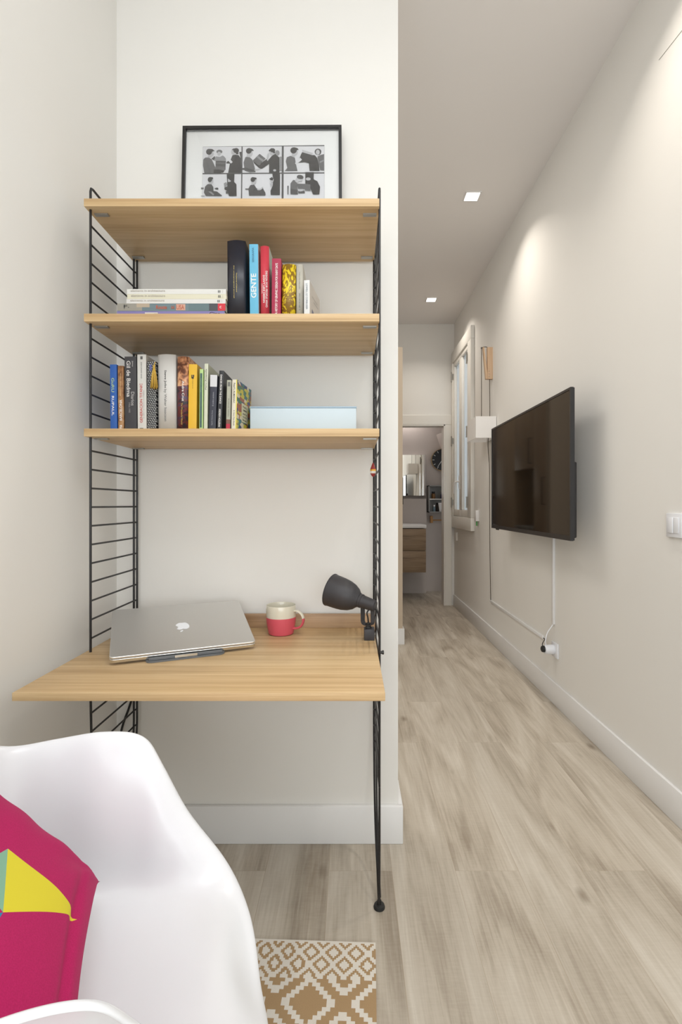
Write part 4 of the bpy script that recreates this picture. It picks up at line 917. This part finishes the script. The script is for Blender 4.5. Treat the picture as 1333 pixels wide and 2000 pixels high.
slab('lid', 0, Lw, 0, Ld, 0.0105, 0.0165, 0.010, M['alu'], lap, 0.0012)
slab('hinge_gap', 0.003, Lw-0.003, 0.003, Ld-0.003, 0.0094, 0.0106, 0.009, M['rubber'], lap, 0.0001)
# logo (bitten fruit with leaf) on the lid
bm = bmesh.new(); lx, ly, ls = Lw/2, Ld/2-0.004, 0.021
pts = [(0.0, 0.80), (0.22, 0.92), (0.48, 0.96), (0.72, 0.84), (0.86, 0.66), (0.70, 0.50), (0.62, 0.28), (0.66, 0.04), (0.80, -0.14), (0.92, -0.22), (0.82, -0.52), (0.62, -0.82), (0.40, -0.98), (0.20, -0.95), (0.0, -0.88), (-0.20, -0.95), (-0.42, -0.98), (-0.66, -0.76), (-0.86, -0.38), (-0.94, 0.06), (-0.90, 0.44), (-0.72, 0.76), (-0.44, 0.95), (-0.2, 0.92)]
# the laptop is turned with its hinge to the wall, so the fruit stands with its leaf towards the front edge
f = bm.faces.new([bm.verts.new((lx-x*ls*0.92, ly-y*ls*0.92, 0.01675)) for x, y in pts])
f = bm.faces.new([bm.verts.new((lx-x*ls, ly-y*ls, 0.01675)) for x, y in ((0.02, 1.02), (0.02, 1.22), (0.18, 1.42), (0.40, 1.52), (0.38, 1.30), (0.24, 1.12))])
finish(bm, 'logo', M['logo'], lap)
# stand under it
st = thing('laptop_stand', 'blue-grey plastic stand wedged under the laptop with its lip in front', 'stand')
st.matrix_world = Matrix.Translation((org.x, org.y, DESK_Z+0.0003)) @ Matrix(((u.x, v0.x, 0, 0), (u.y, v0.y, 0, 0), (0, 0, 1, 0), (0, 0, 0, 1)))
bm = bmesh.new()
for p_, q_ in ((0.085, 0.26),): pass
pts = rrect(0.082, 0.275, -0.016, 0.20, 0.016)
lo = [bm.verts.new((x, y, 0)) for x, y in pts]; hi = [bm.verts.new((x, y, 0.0042)) for x, y in pts]
for i in range(len(pts)): bm.faces.new((lo[i], lo[(i+1) % len(pts)], hi[(i+1) % len(pts)], hi[i]))
bm.faces.new(lo[::-1]); bm.faces.new(hi); finish(bm, 'base_plate', M['stand'], st, smooth='auto')
slab('front_lip', 0.088, 0.269, -0.011, -0.003, 0.0044, 0.0110, 0.003, M['stand'], st, 0.001)
slab('lip_tab', 0.150, 0.205, -0.0122, -0.0112, 0.0048, 0.0112, 0.0003, M['alu_edge'], st, 0.0002)
bm = bmesh.new()
for x0 in (0.10, 0.24):
    vs = [[bm.verts.new((x, y, z)) for (y, z) in ((0.02, 0.0044), (0.19, 0.0044), (0.19, 0.0044+0.17*math.tan(tilt)*0.96), (0.02, 0.009))] for x in (x0, x0+0.02)]
    A, B = vs; bm.faces.new(A); bm.faces.new(B[::-1])
    for k in range(4): bm.faces.new((A[k], B[k], B[(k+1) % 4], A[(k+1) % 4]))
finish(bm, 'riser', M['stand'], st)

# ------------------------------------------------------------------ mug
mg = thing('mug', 'cream and coral red ceramic mug on the desk beside the laptop', 'mug', (PX(549.5, 1.515), 1.515, DESK_Z+0.0003), (0, 0, math.radians(-18)))
R0 = 0.0455
prof = [(0, 0), (0.034, 0), (0.0375, 0.002), (0.0400, 0.012), (0.0440, 0.035), (0.0452, 0.0525), (0.0452, 0.0530), (0.0455, 0.070), (0.0445, 0.0865), (0.0440, 0.0880), (0.0430, 0.0880), (0.0422, 0.086), (0.0430, 0.06), (0.040, 0.02), (0.034, 0.006), (0, 0.005)]
lathe('body', prof, [M['pink'], M['cream']], mg, seg=56, mi=lambda i: 0 if i < 5 else 1)
bm = bmesh.new()
hp = catmull([(0.0425, 0, 0.0715), (0.055, 0, 0.0715), (0.068, 0, 0.063), (0.0735, 0, 0.048), (0.070, 0, 0.033), (0.060, 0, 0.023), (0.047, 0, 0.0195), (0.040, 0, 0.019)], 5)
N = len(hp); rings = []
for i, p in enumerate(hp):
    t_ = (hp[min(i+1, N-1)]-hp[max(i-1, 0)]).normalized(); nn = Vector((t_.z, 0, -t_.x))
    rings.append([bm.verts.new(p+nn*(0.0034*math.cos(a))+Vector((0, 0.0070*math.sin(a), 0))) for a in [2*PI*k/12 for k in range(12)]])
for i in range(N-1):
    for k in range(12):
        f = bm.faces.new((rings[i][k], rings[i][(k+1) % 12], rings[i+1][(k+1) % 12], rings[i+1][k])); f.smooth = True
        f.material_index = 1 if hp[i].z > 0.0535 and i < N*0.6 else 0
finish(bm, 'handle', [M['pink'], M['cream']], mg)

# ------------------------------------------------------------------ clamp spotlight
LY = 1.45
kk = LY/972
cl = thing('clamp_lamp', 'anthracite clamp spotlight with bell shade fixed to the right wire ladder', 'lamp', P(722, 1250, LY))
def lp(px, py, dy=0.0): return Vector(((px-722)*kk, dy, (1250-py)*kk))
box('clamp', lp(711.5, 0).x, lp(732, 0).x, -0.014, 0.022, 0.0005, 0.0345, M['dark'], cl, bev=0.002)
lathe('collar', [(0, 0), (0.009, 0), (0.0095, 0.002), (0.0075, 0.006), (0.0085, 0.012), (0.0065, 0.015), (0, 0.015)], M['rubber'], cl, loc=(lp(720, 0).x, 0.003, 0.0345), seg=20)
# U bracket
bm = bmesh.new()
th = 0.0012
def ubar(pts, wd, y0):
    for (a, b_) in zip(pts, pts[1:]):
        pass
cx0, cx1 = lp(705.5, 0).x, lp(729.5, 0).x
path = [(cx0, 0.100), (cx0, 0.052), (cx0+0.003, 0.0455), (cx0+0.010, 0.0425), (cx1-0.010, 0.0425), (cx1-0.003, 0.0455), (cx1, 0.052), (cx1, 0.100)]
va = []
for i, (x, z) in enumerate(path):
    p0 = Vector(path[max(i-1, 0)]); p1 = Vector(path[min(i+1, len(path)-1)]); d = (p1-p0).normalized(); nn = Vector((-d.y, d.x))
    wv = 0.0085 if 0 < i < len(path)-1 else 0.0095
    va.append([bm.verts.new((x+nn.x*s_*th, y, z+nn.y*s_*th)) for (s_, y) in ((-1, -wv+0.003), (1, -wv+0.003), (1, wv+0.003), (-1, wv+0.003))])
for A, B in zip(va, va[1:]):
    for k in range(4): bm.faces.new((A[k], A[(k+1) % 4], B[(k+1) % 4], B[k]))
bm.faces.new(va[0][::-1]); bm.faces.new(va[-1])
ub = finish(bm, 'bracket', M['dark'], cl)
ub.rotation_euler = (0, 0, math.radians(-38)); 
ub.location = (0, 0, 0)
ccx = (cx0+cx1)/2
ub.location = (ccx-ccx*math.cos(math.radians(38)), 0.003+ccx*math.sin(math.radians(38))*1.0-0.0, 0)
# head: bell shade + socket, axis from the pivot to up-left, slightly towards the camera
piv = lp(716, 1178, 0.003)
tipv = lp(646.5, 1158, 0.05)
axv = (tipv-piv).normalized()
rotq = Vector((0, 0, 1)).rotation_difference(axv)
head = bpy.data.objects.new('lamp_head', None)
def head_part(name, prof, mat, parent=cl, seg=44):
    bm = bmesh.new(); bm_lathe(bm, prof, seg)
    o = finish(bm, name, mat, parent, smooth='auto'); o.rotation_mode = 'QUATERNION'; o.rotation_quaternion = rotq; o.location = piv; return o
head_part('socket_housing', [(0, -0.030), (0.013, -0.030), (0.0165, -0.027), (0.0190, 0.014), (0.0205, 0.0145), (0.0205, 0.0225), (0, 0.0225)], M['dark'])
Lh = 0.118
shp = head_part('lamp_shade', [(0.0152, 0.0228), (0.0205, 0.0232), (0.0225, 0.026), (0.0235, 0.028), (0.032, 0.036), (0.0400, 0.050), (0.0450, 0.067), (0.0472, 0.084), (0.0482, 0.102), (0.0488, Lh), (0.0500, Lh+0.0008), (0.0500, Lh+0.0024), (0.0480, Lh+0.0020), (0.0465, Lh), (0.0450, 0.080), (0.042, 0.066), (0.036, 0.050), (0.028, 0.038), (0.0145, 0.029)], M['dark'])
head_part('bulb', [(0, 0.03), (0.010, 0.03), (0.012, 0.04), (0.022, 0.06), (0.025, 0.075), (0.020, 0.088), (0, 0.094)], M['whitematt'], seg=24)
bm = bmesh.new(); bm_tube(bm, catmull([piv+Vector((0.010, -0.002, -0.016)), piv+Vector((0.002, -0.003, -0.028)), lp(719, 1206, 0.0), lp(720, 1216, 0.003)], 5), 0.0022, 8)
finish(bm, 'cord', M['rubber'], cl, smooth='auto')
bm = bmesh.new(); bm_lathe(bm, [(0, 0), (0.0045, 0), (0.0045, 0.004), (0, 0.004)], 16)
o = finish(bm, 'knob', M['rubber'], cl, loc=lp(726.5, 1187, -0.014), rot=(PI/2, 0, 0.5), smooth='auto')

# ------------------------------------------------------------------ chair
ph = math.radians(18.02); CH = Vector((-0.2962, 0.6800, 0))
chair = thing('armchair', 'white moulded plastic armchair pulled up to the oak desk', 'chair', CH, (0, 0, ph))
half = [(0.162, 0.0, 0.398), (0.159, 0.0954, 0.424), (0.1285, 0.1672, 0.4701), (0.0661, 0.2083, 0.5459), (0.0242, 0.2327, 0.6222), (-0.0117, 0.253, 0.6738), (-0.0788, 0.2628, 0.6869), (-0.1543, 0.2767, 0.6788), (-0.2303, 0.2686, 0.6803), (-0.2981, 0.2246, 0.7318), (-0.3471, 0.1388, 0.7982), (-0.3639, 0.0, 0.8188)]
full = half+[(a, -b_, z) for (a, b_, z) in half[-2:0:-1]]
rim = catmull(full, 8, closed=True); NR = len(rim)
bm = bmesh.new(); rings = []
centre = Vector((-0.03, 0, 0.418))
def inner_pt(i):
    th_ = math.atan2(rim[i].y/0.30, (rim[i].x+0.07)/0.24)
    x = -0.075+0.165*math.cos(th_); y = 0.165*math.sin(th_)
    x = x if x < 0 else x*1.0
    return Vector((x, y, 0.432+0.010*max(0, math.cos(th_))*1.0+0.006*(1-math.cos(th_))))
for t in (0.25, 0.5, 0.75):
    rings.append([centre.lerp(inner_pt(i), t)+Vector((0, 0, -0.004*(1-t*t))) for i in range(NR)])
for k in range(0, 15):
    t = k/14; row = []
    for i in range(NR):
        A = inner_pt(i); D = rim[i]; out = Vector((D.x-A.x, D.y-A.y, 0)); L = out.length; o_ = out.normalized()
        hgt = D.z-A.z
        B = A+o_*L*0.62
        Cc = D-o_*(0.030+0.045*max(0, min(1, hgt/0.25)))-Vector((0, 0, hgt*0.52))
        row.append(A*(1-t)**3+B*3*t*(1-t)**2+Cc*3*t*t*(1-t)+D*t**3)
    rings.append(row)
for (oo, dz) in ((0.006, 0.001), (0.011, -0.004), (0.0125, -0.011)):
    row = []
    for i in range(NR):
        A = inner_pt(i); D = rim[i]; T_ = (rim[(i+1) % NR]-rim[i-1]).normalized()
        o_ = (D-A); o_.z = 0; o_ = (o_-T_*o_.dot(T_)); o_.z *= 0.2; o_.normalize()
        row.append(D+o_*oo+Vector((0, 0, dz)))
    rings.append(row)
vc = bm.verts.new(centre+Vector((0, 0, -0.004)))
VR = [[bm.verts.new(p) for p in rg] for rg in rings]
for i in range(NR): bm.faces.new((vc, VR[0][i], VR[0][(i+1) % NR]))
for A, B in zip(VR, VR[1:]):
    for i in range(NR): bm.faces.new((A[i], B[i], B[(i+1) % NR], A[(i+1) % NR]))
for f in bm.faces: f.smooth = True
bmesh.ops.recalc_face_normals(bm, faces=bm.faces[:])
me = bpy.data.meshes.new('shell'); bm.to_mesh(me); bm.free(); me.materials.append(M['white'])
for p in me.polygons: p.use_smooth = True
shell = bpy.data.objects.new('shell', me); COL.objects.link(shell); shell.parent = chair
sm_ = shell.modifiers.new('smooth', 'SMOOTH'); sm_.iterations = 7; sm_.factor = 0.5
so_ = shell.modifiers.new('solid', 'SOLIDIFY'); so_.thickness = 0.005; so_.offset = -1
sb_ = shell.modifiers.new('sub', 'SUBSURF'); sb_.levels = 1; sb_.render_levels = 1
legm = wood('chair_leg_beech', srgb(190, 150, 104), srgb(212, 174, 128), srgb(224, 190, 146), 'Z', 40)
for (sx_, sy_) in ((1, 1), (1, -1), (-1, 1), (-1, -1)):
    top_ = Vector((-0.05+sx_*0.085, sy_*0.095, 0.385)); bot_ = Vector((-0.05+sx_*0.205, sy_*0.215, 0.0071))
    bm = bmesh.new(); bm_tube(bm, [bot_, bot_.lerp(top_, 0.5), top_], [0.0095, 0.014, 0.0125], 14); finish(bm, 'leg', legm, chair, smooth='auto')
    bm = bmesh.new(); bm_tube(bm, [top_+Vector((0, 0, -0.01)), top_+Vector((0, 0, 0.022))], 0.010, 12); finish(bm, 'leg_mount', M['black'], chair, smooth='auto')
bm = bmesh.new()
for (a, b_) in (((1, 1), (-1, -1)), ((1, -1), (-1, 1)), ((1, 1), (1, -1)), ((-1, 1), (-1, -1))):
    pa_ = Vector((-0.05+a[0]*0.135, a[1]*0.145, 0.23)); pb2 = Vector((-0.05+b_[0]*0.098, b_[1]*0.108, 0.35)); bm_tube(bm, [pa_, pb2], 0.004, 8)
finish(bm, 'brace', M['black'], chair, smooth='auto')

# ------------------------------------------------------------------ cushion
pc_ = math.radians(23); F3 = Vector((math.cos(pc_), math.sin(pc_), 0)); L3 = Vector((-math.sin(pc_), math.cos(pc_), 0))
A0 = Vector((-0.418, 0.809, 0.482)); inc = math.radians(50)
vv = -F3*math.cos(inc)+Vector((0, 0, math.sin(inc))); uu = -L3; nn = uu.cross(vv)     # towards the seat front
if nn.dot(F3) < 0: nn = -nn
SZ = 0.43; A0 = A0-nn*0.008+Vector((0.018, 0, 0.012))
cu = thing('cushion', 'magenta cushion with a yellow triangle leaning in the white armchair', 'cushion')
cu.matrix_world = Matrix(((uu.x, vv.x, nn.x, A0.x), (uu.y, vv.y, nn.y, A0.y), (uu.z, vv.z, nn.z, A0.z), (0, 0, 0, 1)))
def plane_uv(px, py):
    d = Vector(((px-VX)/F_PX, 1, (VY-py)/F_PX)); o_ = Vector((0, 0, CAM_H)); k_ = (A0+nn*0.050-o_).dot(nn)/d.dot(nn); q = o_+d*k_-A0
    return q.dot(uu), q.dot(vv)
m, n, l, b = new_mat('magenta_cushion_print'); b.inputs['Roughness'].default_value = 0.9; b.inputs['Sheen Weight'].default_value = 0.0
tc = n.new('ShaderNodeTexCoord'); sp = n.new('ShaderNodeSeparateXYZ'); l.new(tc.outputs['Object'], sp.inputs[0])
def inside(pts):
    acc = None; K_ = len(pts)
    area2 = sum(pts[i][0]*pts[(i+1) % K_][1]-pts[(i+1) % K_][0]*pts[i][1] for i in range(K_))
    if area2 < 0: pts = pts[::-1]
    for i in range(K_):
        (x0, y0), (x1, y1) = pts[i], pts[(i+1) % K_]
        s_ = math_node(n, l, 'ADD', math_node(n, l, 'MULTIPLY', sp.outputs[0], -(y1-y0)), math_node(n, l, 'MULTIPLY', sp.outputs[1], (x1-x0)))
        g = math_node(n, l, 'GREATER_THAN', s_, (x1-x0)*y0-(y1-y0)*x0)
        acc = g if acc is None else math_node(n, l, 'MULTIPLY', acc, g)
    return math_node(n, l, 'MULTIPLY', acc, math_node(n, l, 'GREATER_THAN', sp.outputs[2], 0.0))
col = None; prev = None
base_no = n.new('ShaderNodeTexNoise'); base_no.inputs['Scale'].default_value = 600; l.new(tc.outputs['Object'], base_no.inputs['Vector'])
base = ramp(n, [(0.3, srgb(172, 14, 86)), (0.7, srgb(186, 22, 96))]); l.new(base_no.outputs['Fac'], base.inputs[0]); prev = base.outputs[0]
a_ = plane_uv(16, 1657); b__ = plane_uv(170, 1776); c_ = plane_uv(6, 1782); d_ = plane_uv(-60, 1700); e_ = plane_uv(-40, 1860); g_ = plane_uv(-45, 1790)
for pts, cc in (([a_, b__, c_], srgb(222, 208, 50)), ([a_, c_, d_], srgb(132, 178, 152)), ([c_, e_, g_], srgb(30, 130, 170))):
    mx = n.new('ShaderNodeMix'); mx.data_type = 'RGBA'; l.new(inside(list(pts)), mx.inputs[0]); l.new(prev, mx.inputs[6]); mx.inputs[7].default_value = cc; prev = mx.outputs[2]
l.new(prev, b.inputs['Base Color']); bump(n, l, b, base_no.outputs['Fac'], 0.2, 0.0005)
bm = bmesh.new(); NG = 96; grid = {}
def puff(u_, v_):
    e = (1-(2*u_-1)**4)*(1-(2*v_-1)**4); return max(e, 0)**0.55
for side in (1, -1):
    for i in range(NG+1):
        for j in range(NG+1):
            u_, v_ = i/NG, j/NG
            edge = i in (0, NG) or j in (0, NG)
            if edge and side == -1: grid[(side, i, j)] = grid[(1, i, j)]; continue
            # edges bow inwards a little between the corners
            bow_u = 0.026*math.sin(PI*v_)**0.6*(1-2*u_); bow_v = 0.026*math.sin(PI*u_)**0.6*(1-2*v_)
            z = side*0.050*puff(u_, v_)
            rad = math.hypot(u_, v_)
            ang = math.atan2(v_, u_+1e-6)
            z += side*puff(u_, v_)*(0.0024*math.sin(ang*13)*math.exp(-(rad/0.42)**2)+0.0018*math.sin((v_-0.05*math.sin(u_*5))*34)*math.exp(-((u_-0.10)/0.13)**2)-0.009*math.exp(-((v_-0.13)/0.022)**2)*min(1, u_*3))
            grid[(side, i, j)] = bm.verts.new((SZ*u_+bow_u, SZ*v_+bow_v, z))
for side in (1, -1):
    for i in range(NG):
        for j in range(NG):
            q = [grid[(side, i, j)], grid[(side, i+1, j)], grid[(side, i+1, j+1)], grid[(side, i, j+1)]]
            try: f = bm.faces.new(q if side == 1 else q[::-1]); f.smooth = True
            except ValueError: pass
finish(bm, 'cover', m, cu, smooth=True)

# ------------------------------------------------------------------ rug
m1 = plain('rug_cotton_white', srgb(214, 208, 198), 0.95, var=0.08, scale=500, bmp=0.3); m2 = plain('rug_jute_brown', srgb(164, 136, 100), 0.95, var=0.10, scale=500, bmp=0.3)
cell = 0.00455; nx, ny = 132, 170
rug = tag(bpy.data.objects.new('rug', bpy.data.meshes.new('rug')), 'woven rug with brown and white diamond pattern beside the armchair', 'rug'); COL.objects.link(rug)
bm = bmesh.new(); gv = [[bm.verts.new((-i*cell, -j*cell, 0.006)) for j in range(ny+1)] for i in range(nx+1)]
for i in range(nx):
    for j in range(ny):
        f = bm.faces.new((gv[i][j], gv[i][j+1], gv[i+1][j+1], gv[i+1][j]))
        brown = 0
        jj = j % 130
        if jj < 22:
            x = ((i+0.5)*cell-0.047)/0.0555; y = (jj+0.5-7.0)*cell/0.064
            best = 9
            for (ox_, oy_) in ((0, 0), (0.5, 0.5)):
                dx = abs((x-ox_)-round(x-ox_)); dy = abs((y-oy_)-round(y-oy_)); best = min(best, dx+dy)
            brown = 1 if 0.22 < best < 0.385 else 0
            if jj < 1: brown = 0
        else:
            I = i//2; J = (jj-22)//2
            x = I-2.0; y = J-5.5; best = 99
            for (ox_, oy_) in ((14.0, 0), (5.5, 8), (22.5, 8)):
                dx = abs((x-ox_)-17*round((x-ox_)/17)); dy = abs((y-oy_)-16*round((y-oy_)/16)); best = min(best, dx+dy)
            brown = 0 if 4.6 < best < 6.9 else 1
        f.material_index = brown
ee = [e for e in bm.edges if e.is_boundary]
r_ = bmesh.ops.extrude_edge_only(bm, edges=ee); 
for v_ in [g for g in r_['geom'] if isinstance(g, bmesh.types.BMVert)]: v_.co.z = 0.0004
bm.to_mesh(rug.data); bm.free(); rug.data.materials.append(m1); rug.data.materials.append(m2)
rug.location = (PX(734, 1.242), 1.242, 0.0002); rug.rotation_euler = (0, 0, math.radians(-2.2))
